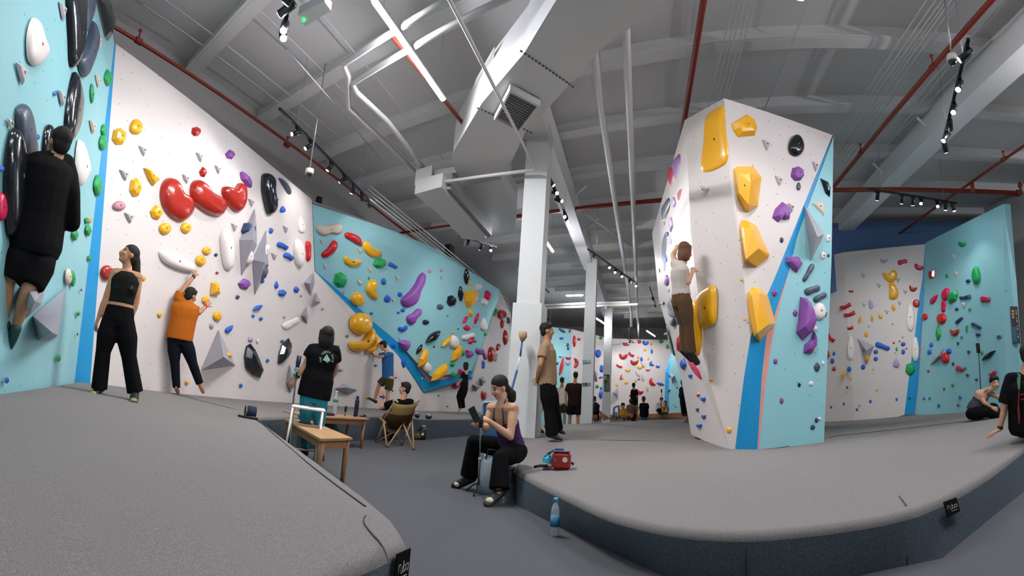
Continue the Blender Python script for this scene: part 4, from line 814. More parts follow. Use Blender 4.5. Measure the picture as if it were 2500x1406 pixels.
# --- everything else: wall shape colour x y w h rotation
DATA = '''
l tri T 152 28 18 48;l tri T 52 180 28 56;l tri T 150 240 18 42;l tri E 241 103 13 36;l tri E 238 198 12 32;l tri E 225 310 14 34;l tri E 25 302 16 28;l leaf G 261 190 18 42;l leaf G 223 228 7 50
l egg G 252 317 10 28;l egg G 249 348 14 38;l leaf G 236 453 18 54;l leaf G 182 572 14 32;l leaf G 214 562 13 30;l rock G 212 538 7 16;l rock O 219 538 7 14;l rock B 135 228 6 12;l rock B 93 334 7 14;l rock B 4 412 12 14
l egg P 2 505 22 70;l egg E 165 675 12 40;l egg G 176 680 9 40;l ball G 191 765 7 12;l rock G 142 874 9 18;l rock B 16 928 10 16;l rock G 218 630 6 16;l ball N 198 708 3 7;l ball N 189 816 3 7
w ball R 260 666 30 38;w egg Y 331 310 30 38;w rock Y 290 333 34 42;w rock Y 330 457 28 46;w gem Y 381 518 30 36;w ball Y 402 558 28 28;w ball Y 453 556 24 26;w rock R 478 321 22 24;w gem R 495 420 18 26
w tri T 349 369 22 26;w tri T 304 428 26 28;w tri T 316 532 26 26;w tri T 454 437 20 24;w tri T 488 384 20 24;w tri T 532 414 17 22;w tri T 613 495 15 20;w tri T 674 489 13 18;w tri T 572 555 15 20;w tri T 697 560 13 18;w tri T 669 626 14 18
w gem U 561 377 24 24;w egg M 290 502 30 24;w drop B 689 511 14 16;w rock B 661 563 10 14;w roll B 689 600 28 14 25;w roll B 704 626 25 15 30;w drop B 674 695 9 18;w rock B 688 715 19 17;w gem B 723 707 13 16;w rock B 640 686 9 12;w ball N 527 622 7 9
w roll D 751 613 50 11 88;w rock N 603 560 28 36 10 .6;w egg W 600 626 22 42 0 .6;w egg W 639 613 22 38 30 .6;w gem S 632 661 26 50 0 .6;w gem U 596 693 30 28;w rock N 580 725 9 10;w ball N 643 648 9 7 0 1.5
w ball Y 504 612 20 20;w ball Y 489 636 23 26;w rock Y 502 732 18 20;w ball Y 350 679 11 12;w ball Y 390 768 10 12;w rock Y 457 933 9 11;w ball Y 540 866 13 14 0 2.6;w rock W 519 879 10 10 0 1.5
w roll W 710 788 46 20 -30 .2;w leaf B 628 751 12 26 60;w rock B 618 771 7 8;w ball B 637 778 8 9;w drop B 559 802 13 24 45;w ball B 653 880 7 9;w rock B 588 941 8 10;w ball B 689 833 7 8;w rock L 517 795 10 14;w rock L 612 828 11 13;w rock W 629 832 6 12
w rock M 694 774 5 7;x rock M 788 754 7 6;w rock R 530 666 7 7;w rock M 735 722 5 6;w rock R 710 839 4 8;w egg Y 530 771 19 24;w ball G 716 915 6 10 0 2;w ball N 703 933 7 8 0 2;x rock G 848 820 7 8;x rock G 825 846 7 8
x ball Y 877 790 48 54 0 .45;b ball Y 871 730 31 33 0 .45;b rock G 926 642 32 26;b rock G 830 683 32 38;b leaf G 900 679 6 10;b roll B 959 648 24 12 25;b egg B 936 687 11 17;b egg B 945 729 15 18;b rock B 976 719 12 12;b bean B 983 801 24 15 -20;b gem B 983 757 12 11;b ball B 972 763 7 7;b ball B 906 765 8 7
b tri E 785 590 11 14;b tri E 877 612 12 14;b tri E 793 651 11 14;b tri E 902 659 11 14;b tri E 877 690 13 14;b tri E 969 679 11 13;b tri E 960 733 9 11;b tri E 1077 678 8 10;b tri E 1119 685 6 11;b rock M 1049 662 9 8;b rock M 1077 660 7 7;b ball M 838 714 6 6
b leaf K 1137 675 13 40;b leaf K 1123 717 13 38;b rock K 1101 734 22 28;b rock S 1074 749 17 14;c rock K 1040 786 16 12;c leaf K 1056 821 18 44 48;c leaf K 1023 852 9 28 28;b rock Y 1145 692 11 9;c gem Y 1148 764 12 20;b slab W 1167 700 16 14;b rock P 1189 721 15 25;b rock W 1182 737 16 18
c slab P 1134 780 7 22 25;c leaf P 1162 777 8 30 20;c gem P 1140 800 20 14;c gem P 1150 830 12 22 35;c drop W 1179 791 16 32;c roll W 1142 820 32 14 -22;c egg W 1107 834 20 32;c tri T 1093 771 8 7;c leaf Y 1088 834 11 34 42;c egg W 1042 896 18 24;c ball Y 1105 812 7 7
c rock U 1146 864 20 14 -20;c bean U 1170 857 20 18;c roll U 1181 867 24 9 70;c rock G 1129 861 12 13;c rock G 1104 889 12 11;c rock G 1107 914 12 13;c rock G 1184 815 8 11;x leaf G 1205 762 11 20 25;b leaf B 983 885 15 28;b rock B 961 843 14 12;x roll B 1179 890 20 6 90;c rock P 1124 906 12 12;x rock P 1111 938 18 24;c ball P 1140 857 8 8
c tri T 1100 850 5 6;c rock G 1160 833 7 8;c ball T 1155 795 6 6;c ball N 1060 846 4 5;c ball N 1118 803 4 4;x ball R 1222 768 17 24;x leaf R 1224 791 8 22;x leaf R 1231 824 10 38;x egg R 1197 865 14 38;x bean R 1215 847 8 20 20;x half R 1207 872 20 10 100;x bean R 1179 965 11 24
x rock B 917 892 7 6;x rock B 936 969 7 8;x rock Y 898 970 8 8;x rock R 966 922 4 5;x rock N 959 954 4 4;x ball R 1092 992 4 4;x ball G 1070 965 4 5;b ball G 1013 838 5 6;b ball Y 1030 924 4 5;b ball Y 1035 953 4 4;x roll S 1240 782 16 6 80
1 rock Y 1810 683 8 7;1 rock Y 1818 780 10 6;2 rock Y 1842 848 11 11;1 rock Y 1736 927 12 9;1 ball Y 1780 1050 13 14;2 egg K 1942 356 36 54;2 rock U 1946 424 32 36;2 egg S 1949 455 10 20;2 rock N 1908 586 9 14;2 tri T 1870 355 20 28;2 tri T 1901 442 20 26;1 tri T 1721 466 22 26;2 tri T 1990 407 16 26;2 tri T 1931 508 16 24
2 ball W 2021 582 11 20;2 rock W 2008 624 14 20;2 ball N 2022 624 6 9;2 roll S 1973 666 50 14 118;2 roll S 1982 707 40 20 -22;2 roll S 2001 725 36 18 -32;2 egg W 1999 760 30 42;2 rock W 1989 802 14 14;2 rock R 2014 766 9 16;2 gem U 1941 764 12 18;2 gem U 1890 715 16 18;2 rock U 1893 882 11 14;2 rock U 1908 978 10 15
2 rock K 1951 940 8 11;2 rock W 1980 936 12 12;2 gem S 1994 896 16 24;2 ball W 2009 886 7 11;2 rock N 1993 1026 9 13;2 rock W 2001 1022 9 9;2 rock N 1984 1043 12 13;2 ball Y 1986 858 8 5
t egg L 1649 493 12 28;t leaf L 1643 548 14 40;t rock B 1633 571 11 13;t egg B 1631 631 10 22;t egg U 1633 684 13 30;t leaf B 1638 707 8 20;t rock K 1647 787 14 22;t leaf B 1657 782 8 20;t leaf P 1659 838 7 40;t leaf B 1670 888 14 28;t rock B 1687 917 9 11;t rock R 1706 964 7 11;t rock B 1719 973 11 14;t rock S 1704 999 7 12;t rock B 1720 1016 10 13;t rock B 1709 1038 12 12;t rock S 1620 740 8 7
t tri T 1624 545 7 14;t tri T 1612 660 6 14;t rock L 1645 590 9 26;t rock L 1627 815 7 7;t ball G 1611 742 4 5;t ball G 1616 664 3 5
r half L 2158 636 17 14;r roll P 2203 639 24 14 -15;r bean P 2243 652 24 16 15;r half R 2229 704 20 18 15;r ball R 2237 741 18 20;r tri T 2107 673 12 13;r tri T 2146 698 11 13;r tri T 2192 684 11 13;r tri T 2210 713 11 12;r tri T 2110 745 10 11;r tri T 2196 741 10 12;r tri T 2165 762 11 12
r brick D 2064 748 29 14 -20;r brick D 2074 767 29 14 -15;r brick R 2078 711 12 8;r brick D 2076 801 15 11 -15;r egg L 2126 743 11 24 -10;r leaf Y 2099 781 10 20 15;r leaf Y 2129 777 9 18;r leaf Y 2149 772 13 15 -30;r leaf Y 2181 751 12 18 -15;r ball M 2179 791 5 5;r ball L 2121 797 5 5;r egg W 2223 775 22 70 0 .25;r egg W 2078 850 18 60 0 .25;r egg W 2235 853 18 62 0 .35
r drop Y 2115 815 11 14;q brick D 2028 825 26 13 50;q gem R 2019 865 13 26;q rock B 2036 863 7 10;q rock B 2032 881 10 13;q rock R 2036 900 9 12;r rock B 2073 901 11 13;r rock B 2107 896 11 13;r rock Y 2058 915 11 18;r egg U 2114 855 16 11 0 1.8;r bean Y 2117 873 12 22 0 1.4
r roll B 2155 845 38 15 20;r rock B 2138 859 12 10;r rock B 2138 876 11 11;r rock B 2205 840 12 11;r rock B 2205 859 10 13;r leaf G 2189 852 7 12;r ball P 2182 837 5 6;r ball P 2196 833 5 5;r ball P 2213 851 5 5;r ball O 2204 823 5 6;r ball O 2186 862 4 4;r drop L 2188 885 18 24;r rock G 2222 901 24 30
r ball R 2068 946 6 7;r ball Y 2077 924 5 5;r ball Y 2131 901 6 6;r ball Y 2141 952 6 7;q ball B 2029 994 5 7;r ball B 2060 986 6 8;r ball B 2125 980 7 9;r ball Y 2098 990 6 7;r ball B 2092 1000 6 8;r ball B 2189 975 6 8;r ball N 2221 972 6 6;q ball G 2016 910 4 6;q ball G 2013 957 4 5
g slab R 2276 670 17 22;g leaf G 2312 674 8 12;g tri E 2330 626 10 14;g tri E 2336 669 10 14;g tri E 2354 745 9 13;g bean G 2350 596 19 13;g egg G 2385 672 19 44;g rock N 2364 686 13 9;g drop P 2282 730 12 28 38;g egg P 2310 718 17 32 15;g roll P 2305 748 28 12 92;g gem G 2328 724 22 38 28;g ball D 2300 778 22 26;g ball D 2259 773 14 16
g brick N 2357 726 30 12 -8;g roll P 2406 730 24 17;g rock N 2336 755 9 9;g ball G 2368 755 7 8;g roll N 2342 782 23 9 -42;g roll N 2384 795 27 10 25;g leaf G 2292 814 13 35;g half R 2331 810 22 22;g half G 2361 802 18 7 90;g rock N 2388 817 13 8;g rock S 2439 822 13 9;g rock N 2339 838 6 8;g ball N 2365 859 7 8;g rock B 2274 842 9 11;g leaf B 2270 859 12 14 25
g egg D 2309 874 18 27;g rock B 2317 857 13 13;g roll P 2343 900 19 14 20;g leaf K 2415 868 12 42 52;g ball G 2348 823 6 7;g ball G 2356 899 7 8;g ball N 2327 888 6 8;g ball N 2362 916 7 7;g ball N 2384 927 7 7;g ball R 2267 906 6 7;g ball R 2305 949 5 6;g ball G 2326 940 6 8;g ball B 2256 973 6 6;g ball G 2270 972 6 7;g ball B 2344 970 7 9;g ball B 2292 990 7 8;g ball R 2339 989 6 7;g bean P 2424 912 20 12 -35;g rock G 2397 861 7 10;g rock R 2290 797 5 4
F brick R 1529 840 16 11;F rock P 1561 834 9 10;F bean B 1576 837 16 13;F rock Y 1590 839 9 7;F bean G 1614 833 12 11;F rock G 1630 846 9 11;F rock Y 1575 854 8 7;F leaf B 1591 858 7 13;F half R 1522 869 21 19;F brick P 1541 866 16 10 35;F half R 1549 884 20 17;F rock Y 1558 872 6 8;F rock Y 1582 876 7 7;F leaf B 1566 877 8 14;F half B 1591 888 13 13 60;F bean B 1606 895 11 8
F brick P 1512 894 16 8 25;F bean Y 1533 904 14 8;F bean Y 1562 897 14 9;F half P 1582 903 12 7;F leaf E 1570 889 9 20 -20;F leaf E 1557 912 9 20 -30;F leaf E 1569 922 8 20 -15;F leaf E 1580 948 8 18 -15;F half D 1592 933 20 16 60;F leaf B 1612 937 8 20 105;F half D 1562 956 17 15 20;F leaf P 1516 921 5 17 15;F rock Y 1520 924 6 6;F rock Y 1529 934 10 8;F rock Y 1552 930 7 7;F rock B 1560 926 7 5;F rock Y 1506 940 7 6;F slab P 1539 966 7 7
f ball B 1459 863 12 20;f rock G 1466 825 7 8;f rock B 1468 900 9 19;f roll B 1466 921 9 5 -25;f rock G 1457 943 9 9;f ball B 1466 963 9 18;f rock B 1467 948 5 9
e half R 1405 886 24 13 -90;e leaf D 1401 833 7 30;e bean R 1413 828 8 8;d leaf K 1372 807 8 20 -55;d rock P 1391 808 6 9;d rock B 1371 826 11 7;d rock S 1386 842 7 10;d rock N 1387 851 6 8;d leaf D 1370 894 8 48 12;d bean B 1368 871 9 5;d bean D 1387 874 14 9;d gem L 1386 885 14 14;d leaf N 1360 887 8 10 50
z rock B 1636 917 8 9;z roll N 1634 954 9 4 -50;z rock S 1653 947 4 5;z ball G 1645 990 3 4;z ball G 1650 994 3 4;z ball S 1652 932 3 4
'''
for row in DATA.replace('\n', ';').split(';'):
    q = row.split()
    if len(q) < 7: continue
    H(q[0], q[1], q[2], *map(float, q[3:]))
# --- labels: what each hold looks like and where it sits
LM = [('three big red beans', 480, 485, 'w'), ('red heart-shaped hold', 572, 482, 'w'), ('black snake-shaped hold', 650, 472, 'w'), ('long white upright hold', 551, 610, 'w'), ('tall grey spindle volume', 608, 580, 'w'), ('grey pyramid volume', 534, 860, 'w'),
      ('man in the orange shirt', 445, 770, 'w'), ('standing woman in black', 300, 760, 'w'), ('black shield-shaped hold', 618, 880, 'w'), ('thin red upright hold', 751, 613, 'w'), ('grey diamond volumes', 757, 700, 'w'), ('woman with the monopod', 770, 880, 'wx'), ('faceted black hold', 694, 857, 'w'), ('top left wall corner', 290, 260, 'w'),
      ('biggest yellow ball', 877, 790, 'bx'), ('beige sausage hold', 804, 560, 'b'), ('two red sausages', 845, 600, 'b'), ('long purple club hold', 1007, 707, 'bc'), ('yellow shield-shaped hold', 1148, 729, 'bcx'), ('tip of the blue wave', 1036, 950, 'bcx'), ('man in blue', 945, 890, 'bx'), ('far woman in black', 1133, 940, 'cx'), ('black diamond-shaped hold', 1056, 821, 'bc'), ('near column', 1245, 850, 'x'), ('upright yellow banana', 905, 707, 'b'),
      ('tall yellow slab', 1745, 340, '1t'), ('upper yellow gem', 1825, 460, '12'), ('middle yellow gem', 1840, 595, '12'), ('lowest yellow gem', 1855, 768, '12'), ('black egg-shaped hold', 1942, 356, '2'), ('big purple fang', 1965, 780, '2'), ('grey spike volume', 1985, 570, '2'), ('climber on the tower', 1668, 740, 't1'), ('foot of the tower', 1800, 1080, '12t'), ('purple arched hold', 1906, 519, '2'), ('crimson foothold', 1697, 900, 't'),
      ('yellow butterfly hold', 2173, 673, 'rq'), ('blue sausage hold', 2155, 845, 'rq'), ('triangular grey volume', 2112, 850, 'rq'), ('deep blue stripe', 2240, 800, 'rg'), ('two red bricks', 2069, 757, 'rq'), ('biggest red ball', 2300, 778, 'g'), ('tall green egg hold', 2385, 672, 'g'), ('black wedge hold', 2415, 868, 'g'), ('seated woman on the right', 2395, 980, 'g'), ('big green hold', 2222, 901, 'r'),
      ('larger red half-moon', 1522, 869, 'F'), ('blue heart-like hold', 1576, 837, 'F'), ('far seated people', 1560, 985, 'F'), ('far blue slab', 1625, 930, 'F'), ('middle column', 1440, 880, 'edf'), ('leaning man', 1345, 850, 'ed'), ('wall poster', 1480, 915, 'fF'), ('grey slab volume', 1641, 922, 'z'), ('far woman in tights', 1668, 950, 'z'),
      ('climber in black', 110, 540, 'l'), ('long black hold', 176, 260, 'l'), ('upper white tooth hold', 85, 100, 'l'), ('deep blue strip', 235, 500, 'ls'), ('grey volume', 120, 780, 'l'), ('lower white tooth hold', 198, 398, 'l')]
def rel(dx, dy):                             # where (dx, dy) lies from the landmark
    a = math.degrees(math.atan2(-dy, dx)) % 360; return ['right of', 'up and right of', 'above', 'up and left of', 'left of', 'down and left of', 'below', 'down and right of'][int((a + 22.5) // 45) % 8]
seen = {o['label'] for o in bpy.data.objects if 'label' in o.keys()}
for o, w, cn, sn, px, py, sz in HOLDS:
    if 'label' in o.keys() and o['label']: continue
    size = 'tiny' if sz < 8 else 'small' if sz < 17 else 'medium' if sz < 30 else 'large'
    ls = sorted([(math.hypot(px - l[1], py - l[2]), l) for l in LM if w in l[3]], key=lambda t: t[0]); base = '%s %s %s hold' % (size, cn, sn); cand = []
    for d, l in ls[:4]: 
        r = rel(px - l[1], py - l[2]); cand.append('%s %s the %s' % (base, ('close ' if d < 45 else '') + r, l[0]))
    for i in range(len(ls[:4])):
        for j in range(len(ls[:4])):
            if i != j: cand.append('%s %s the %s, %s the %s' % (base, rel(px - ls[i][1][1], py - ls[i][1][2]), ls[i][1][0], rel(px - ls[j][1][1], py - ls[j][1][2]), ls[j][1][0]))
    # fall back on the nearest other hold
    near = sorted([(math.hypot(px - h[4], py - h[5]), h) for h in HOLDS if h[0] is not o and h[1] == w], key=lambda t: t[0])[:6]
    for d, h in near: cand.append('%s %s the %s %s hold, %s the %s' % (base, rel(px - h[4], py - h[5]), h[2], h[3], rel(px - ls[0][1][1], py - ls[0][1][2]), ls[0][1][0]))
    ok = [c for c in cand if c not in seen and len(c.split()) <= 16]
    o['label'] = ok[0] if ok else cand[0]; seen.add(o['label'])
# ------------------------------------------------------------------ furniture and small things
M_WOOD = mat('beech_wood', '#a97b52', .45, .4, bump=(8, .05), var=(5, .6, '#946742'))
M_WOODL = mat('pale_beech', '#b8946a', .5, .35, var=(6, .6, '#a27e55'))
M_CANVAS = mat('canvas', '#8a754a', .85, .2, bump=(120, .2))
M_CANVASD = mat('canvas_dark', '#4b3818', .9, .15, bump=(120, .2))
M_PET = mat('clear_plastic', '#cfdce3', .12, .6, alpha=.4)
M_WHITEP = mat('white_plastic', '#e2ddd3', .45, .4)
M_NAVY = mat('navy_metal', '#101c38', .35, .5)
def table(label, cs, z, leg, hidden=()):
    # cs: four corners of the top in plan
    t = thing('bench_table', label, 'table', 'low wooden bench tables'); cs = [g(c, z) for c in cs]; cen = sum(cs) / 4
    MB().prism([c - [0, 0, .022] for c in cs], [0, 0, .022]).obj('table_top', M_WOODL, t)
    ins = [c + (cen - c) * np.array([.12, .12, 0]) for c in cs]; ins = []
    for i in range(4):
        e1, e2 = nrm(cs[(i + 1) % 4] - cs[i]), nrm(cs[i - 1] - cs[i]); ins.append(cs[i] + (e1 + e2) * .06)
    ap = MB()
    for i in range(4):
        a, b = ins[i], ins[(i + 1) % 4]; ap.box((a + b) / 2 - [0, 0, .062], (np.linalg.norm(b - a), .018, .08), b - a)
    ap.obj('apron', M_WOOD, t)
    for p in ins: MB().tube([p - [0, 0, .022], [p[0], p[1], z * .5], [p[0], p[1], 0]], [.03, .026, .021], 12).obj('leg', M_WOOD, t)
    settle(t); return t
def rect(a, b, w):                            # plan rectangle from the long front edge a-b, width w away from the viewer
    a, b = np.array(a[:2]), np.array(b[:2]); d = (b - a) / np.linalg.norm(b - a); n = np.array([-d[1], d[0]])
    if np.dot(n, (a + b) / 2) < 0: n = -n
    return [a, b, b + n * w, a + n * w]
za = .435
A1, A2, A3, A4 = [Zp(x, y, za)[:2] for x, y in ((694, 1022), (783, 1071), (861, 1069), (756, 1025))]
table('low beech bench table at the mat edge, phone on its top', [A1, A2, A3, A4], za, .4)
zb = .47
b1, b2 = Zp(903, 1016, zb)[:2], Zp(747, 1016, zb)[:2]
b1 = b1 * (8.35 / np.linalg.norm(b1)); b2 = b2 * (7.05 / np.linalg.norm(b2)); r2_ = rect(b2, b1, .42)
table('second beech bench table farther back, bottles on its top', r2_, zb, .4)
# phone on the near table
p = Zp(745, 1034, za); tag(MB().box(p + [0, 0, .006], (.16, .078, .009), DB + .3 * DA, bev=.003).obj('mobile_phone', M_BLACK), 'dark phone lying flat on the near beech bench table', 'phone')
# things on the far table
def lathe(name, m, base, prof, parent=None, n=18, mi=0):
    pts = [np.asarray(base) + [0, 0, h] for h, r in prof]; return MB().tube(pts, [r for h, r in prof], n, side=[1, 0, 0]).obj(name, m, parent)
def onfar(x): 
    d = ray(x, 1014); a = np.array([d[0], d[1]]); m_ = (r2_[0] + r2_[3]) / 2; v = r2_[1] - r2_[0]
    t_ = (m_[0] * v[1] - m_[1] * v[0]) / (a[0] * v[1] - a[1] * v[0]); return np.array([a[0] * t_, a[1] * t_, zb])
t = thing('water_bottle', 'tall clear water bottle with a green label on the far bench table', 'bottle'); p = onfar(815)
lathe('bottle_body', M_PET, p, [(0, .03), (.005, .037), (.24, .037), (.31, .014), (.34, .014)], t); lathe('bottle_cap', M_WHITEP, p, [(.34, .016), (.365, .016)], t)
lathe('label', mat('green_label', '#3d8f68', .5), p, [(.2, .0385), (.255, .0385)], t); settle(t)
t = thing('thermos_flask', 'tall navy metal flask on the far bench table', 'flask'); p = onfar(868)
lathe('flask_body', M_NAVY, p, [(0, .036), (.25, .036), (.285, .022), (.29, .022)], t); lathe('flask_cap', M_NAVY, p, [(.29, .024), (.325, .024)], t); settle(t)
t = thing('hairbrush', 'small dark oval brush standing on the far bench table', 'brush'); p = onfar(842)
MB().ell(p + [0, 0, .11], (.022, .012, .055)).obj('brush_head', M_BLACK, t); MB().tube([p, p + [0, 0, .06]], .008).obj('brush_handle', M_BLACK, t); settle(t)
p = onfar(886); tag(MB().box(p + [0, 0, .012], (.17, .05, .02), DA, bev=.006).ell(p + [0, 0, .03] + DA * .05, (.03, .02, .015)).obj('sunglasses_case', M_BLACK), 'flat dark case at the right end of the far bench table', 'case')
p = onfar(797); tag(MB().box(p + [0, 0, .02], (.24, .16, .04), DA, bev=.015).ell(p + [-.05, 0, .09], (.05, .05, .08)).obj('small_bag', mat('maroon_black', '#241416', .8)), 'crumpled dark bag at the left end of the far bench table', 'bag')
# white folding stool with a clip on it
t = thing('folding_stool', 'white tubular folding stool behind the near bench table', 'stool'); zs = .63
q = [Zp(x, y, zs) for x, y in ((711, 990), (795, 1003))]; q[0] = g(q[0][:2] * (5.75 / horiz(q[0])), zs); q[1] = g(q[1][:2] * (5.75 / horiz(q[1])), zs); d = nrm(q[1] - q[0]); n_ = np.array([-d[1], d[0], 0])
MB().box((q[0] + q[1]) / 2 + n_ * .12, (np.linalg.norm(q[1] - q[0]), .26, .03), d, bev=.012).obj('seat', M_WHITEP, t)
for s_, e_ in ((q[0] + d * .02, q[0] + d * .0 - n_ * .1), (q[1] - d * .03, q[1] - d * .03 - n_ * .1), (q[0] + d * .02 + n_ * .2, q[0] + d * .05 + n_ * .35), (q[1] - d * .03 + n_ * .2, q[1] - d * .05 + n_ * .35)):
    MB().tube([s_ - [0, 0, .01], [e_[0], e_[1], .01]], .013, 8).obj('leg', M_WHITEP, t)
MB().tube([g(q[0] + d * .03 - n_ * .06, .2), g(q[1] - d * .04 - n_ * .06, .2)], .009, 8).obj('stretcher', M_WHITEP, t); settle(t)
zc = zs + .016; p = (q[0] + q[1]) / 2 + n_ * .1; tag(MB().tube([g(p - d * .09, zc), g(p - d * .07, zc + .03), g(p + d * .07, zc + .03), g(p + d * .09, zc), g(p + d * .0, zc - .0)], .004, 6).obj('eyeglasses', M_BLACK), 'thin wire glasses lying on the white folding stool', 'glasses')

# camping chair
t = thing('camping_chair', 'wooden-framed camping chair with brown canvas seen from behind', 'chair'); Dc = 9.2
cj = lambda x, y, dd=0: Dp(x, y, Dc + dd)
floorz = lambda p: g(p, .0)
ft = [g(cj(918, 1077, .35), 0), g(cj(945, 1091, -.25), 0), g(cj(982, 1078, .35), 0), g(cj(1011, 1091, -.2), 0)]
tops = [cj(962, 982, -.1), cj(1018, 985, -.1)]
sd = [cj(925, 1020, .35), cj(1000, 1030, .25)]
for a, b in ((ft[1], cj(936, 1024, .0)), (cj(936, 1024, 0), tops[0]), (ft[1], cj(985, 1032, .05)), (cj(985, 1036, 0), tops[1]), (ft[3], cj(985, 1036, .0)), (cj(985, 1036, 0), tops[0]), (ft[3], cj(1006, 1028, .1)), (ft[0], cj(940, 1028, .2)), (ft[0], cj(985, 1040, .2)), (ft[2], cj(965, 1045, .3)), (ft[2], cj(1003, 1032, .3)), (sd[0], cj(942, 1032, -.05))):
    MB().tube([a, b], .014, 8).obj('frame_rod', M_WOODL, t)
for a in ft: MB().ell(a + [0, 0, .015], (.02, .02, .015)).obj('rubber_foot', M_BLACK, t)
# sling: curved sheet from the top corners down to the seat
mb = MB(); rows = []; cols = 9
for i, (xl, xr, y, dd) in enumerate([(959, 1022, 983, -.12), (957, 1014, 995, -.1), (953, 1009, 1010, -.06), (947, 1004, 1025, .0), (945, 995, 1038, .1), (950, 984, 1046, .22), (944, 978, 1044, .4)]):
    rows.append([cj(xl + (xr - xl) * k / (cols - 1), y + 5 * math.sin(math.pi * k / (cols - 1)) * (1 if i < 1 else .6), dd - .06 * math.sin(math.pi * k / (cols - 1))) for k in range(cols)])
v = [p for r in rows for p in r]; f = [(i * cols + k, i * cols + k + 1, (i + 1) * cols + k + 1, (i + 1) * cols + k) for i in range(len(rows) - 1) for k in range(cols - 1)]
me = mesh('backrest', v, f, [M_CANVAS, M_CANVASD], [0] * (2 * (cols - 1)) + [1] * ((len(rows) - 3) * (cols - 1)), smooth=True); o = link('backrest', me, t); sm_ = o.modifiers.new('s', 'SOLIDIFY'); sm_.thickness = .008
MB().tube([cj(959, 981, -.1), cj(966, 976, -.1), cj(972, 983, -.12)], .02, 8).obj('canvas_corner', mat('canvas_light', '#b7a98a', .85), t)
MB().tube([cj(1010, 985, -.1), cj(1022, 976, -.1), cj(1023, 982, -.1)], .02, 8).obj('canvas_corner', mat('canvas_light', '#b7a98a', .85), t)
settle(t)
# chalk bags and bottles around
def can(name, label, c, ax, r, L, m, inner, rim, parts=()):
    t = thing(name, label, 'chalk bag'); c = np.asarray(c, float); ax = nrm(ax)
    MB().tube([c, c + ax * L * .5, c + ax * L, c + ax * L * 1.02], [r, r * 1.02, r * .97, r * .7], 20).obj('bag_body', m, t)
    MB().tube([c - ax * .004, c + ax * .004, c + ax * .06, c + ax * .06], [r * .96, r * .9, r * .8, .01], 20, caps=False).obj('lining', inner, t)
    a = nrm(np.cross(ax, [0, 0, 1.])); b = np.cross(ax, a); MB().tube([c + (a * math.cos(q) + b * math.sin(q)) * r for q in np.linspace(0, 2 * math.pi, 21)], .006, 6, caps=False).obj('rim', rim, t)
    return t
p = Zp(597, 1019, MAT); t = can('chalk_bag', 'navy chalk bag lying on its side at the corner of the left mat', p + [0, 0, .065], (.75, .6, 0), .064, .11, mat('navy_cloth', '#16233f', .8), mat('chalky', '#a8aa9c', .9), mat('tan_rim', '#a08868', .8))
MB().tube([p + [-.05, -.05, .012], p + [.03, -.06, .01], p + [.11, -.02, .014], p + [.16, .0, .012]], [.012, .014, .02, .012], 8).obj('strap', M_BLACK, t); settle(t)
p = Zp(1032, 1022, MAT + .0); t = thing('climbing_shoe', 'pair of black and white climbing shoes on the rear mat', 'shoe')
for dx, a_ in ((-.12, .3), (.12, -.25)):
    c = p + [dx, 0, .05]; MB().ell(c, (.055, .14, .05), ax=[1, a_, 0]).obj('shoe_upper', mat('shoe_dark', '#22262a', .6), t); MB().tube([c + [-.04, -.06, .02], c + [0, -.08, .05], c + [.04, -.06, .02]], .012).obj('shoe_strap', M_WHITEP, t)
settle(t)
p = g(Dp(1031, 1070, 11.2), 0); t = thing('drink_bottle', 'dark maroon drink bottle with a round white mark by the camping chair', 'bottle')
lathe('bottle_body', mat('maroon', '#3a2228', .4), p, [(0, .07), (.2, .07), (.24, .05)], t); lathe('bottle_cap', mat('maroon_light', '#8d7c80', .5), p, [(.24, .05), (.3, .045)], t)
q = p - nrm([p[0], p[1], 0]) * .071; MB().tube([q + [0, 0, .12], q + [0, 0, .12] - nrm([p[0], p[1], 0]) * .003], [.03, .03], 16).obj('round_mark', M_WHITEP, t); settle(t)
p = g(Dp(1018, 1070, 11.1), 0); tag(MB().box(p + [0, 0, .07], (.2, .14, .14), DA, bev=.04).tube([p + [-.08, -.05, .14], p + [.1, .04, .16]], .014).obj('rolled_pack', mat('camo', '#5b552a', .8)), 'olive rolled pack beside the maroon bottle behind the camping chair', 'bag')
# red chalk bucket
p = onright(1371, 1147); c = p + [0, .05, .0]; d = nrm([p[0], p[1], 0]); s_ = np.array([d[1], -d[0], 0])
t = thing('chalk_bucket', 'dark red square chalk bucket on the right mat', 'chalk bag')
MB().box(c + [0, 0, .085], (.19, .16, .17), s_, bev=.03).obj('bucket_body', mat('dark_red_cloth', '#8e1a1c', .75, bump=(90, .2)), t)
MB().box(c + [0, 0, .174], (.17, .14, .012), s_, bev=.004).obj('rim', mat('grey_trim', '#4a4650', .7), t)
fr = c - d * .081; MB().tube([fr + [0, 0, .1] + s_ * .035, fr - d * .004 + [0, 0, .1] + s_ * .035], [.026, .026], 20).obj('round_badge', mat('badge_cream', '#cfc7b0', .6), t)
MB().box(fr + [0, 0, .095] - s_ * .06, (.022, .008, .04), s_).obj('buckle', mat('grey_patch', '#5a5c5e', .6), t); MB().tube([c + s_ * .1 + [0, 0, .07], c + s_ * .125 + [0, 0, .05]], .012).obj('strap_end', M_BLACK, t); settle(t)
t = thing('small_pouch', 'light blue pouch with a black strap left of the red bucket', 'bag')
c2_ = c - s_ * .14 + d * .02; MB().box(c2_ + [0, 0, .07], (.1, .1, .14), s_, bev=.04).obj('pouch_body', mat('sky_cloth', '#4fb5d6', .7), t); MB().box(c2_ + [0, 0, .03], (.12, .12, .05), s_, bev=.02).obj('pouch_base', mat('tan_cloth', '#9c8f78', .8), t)
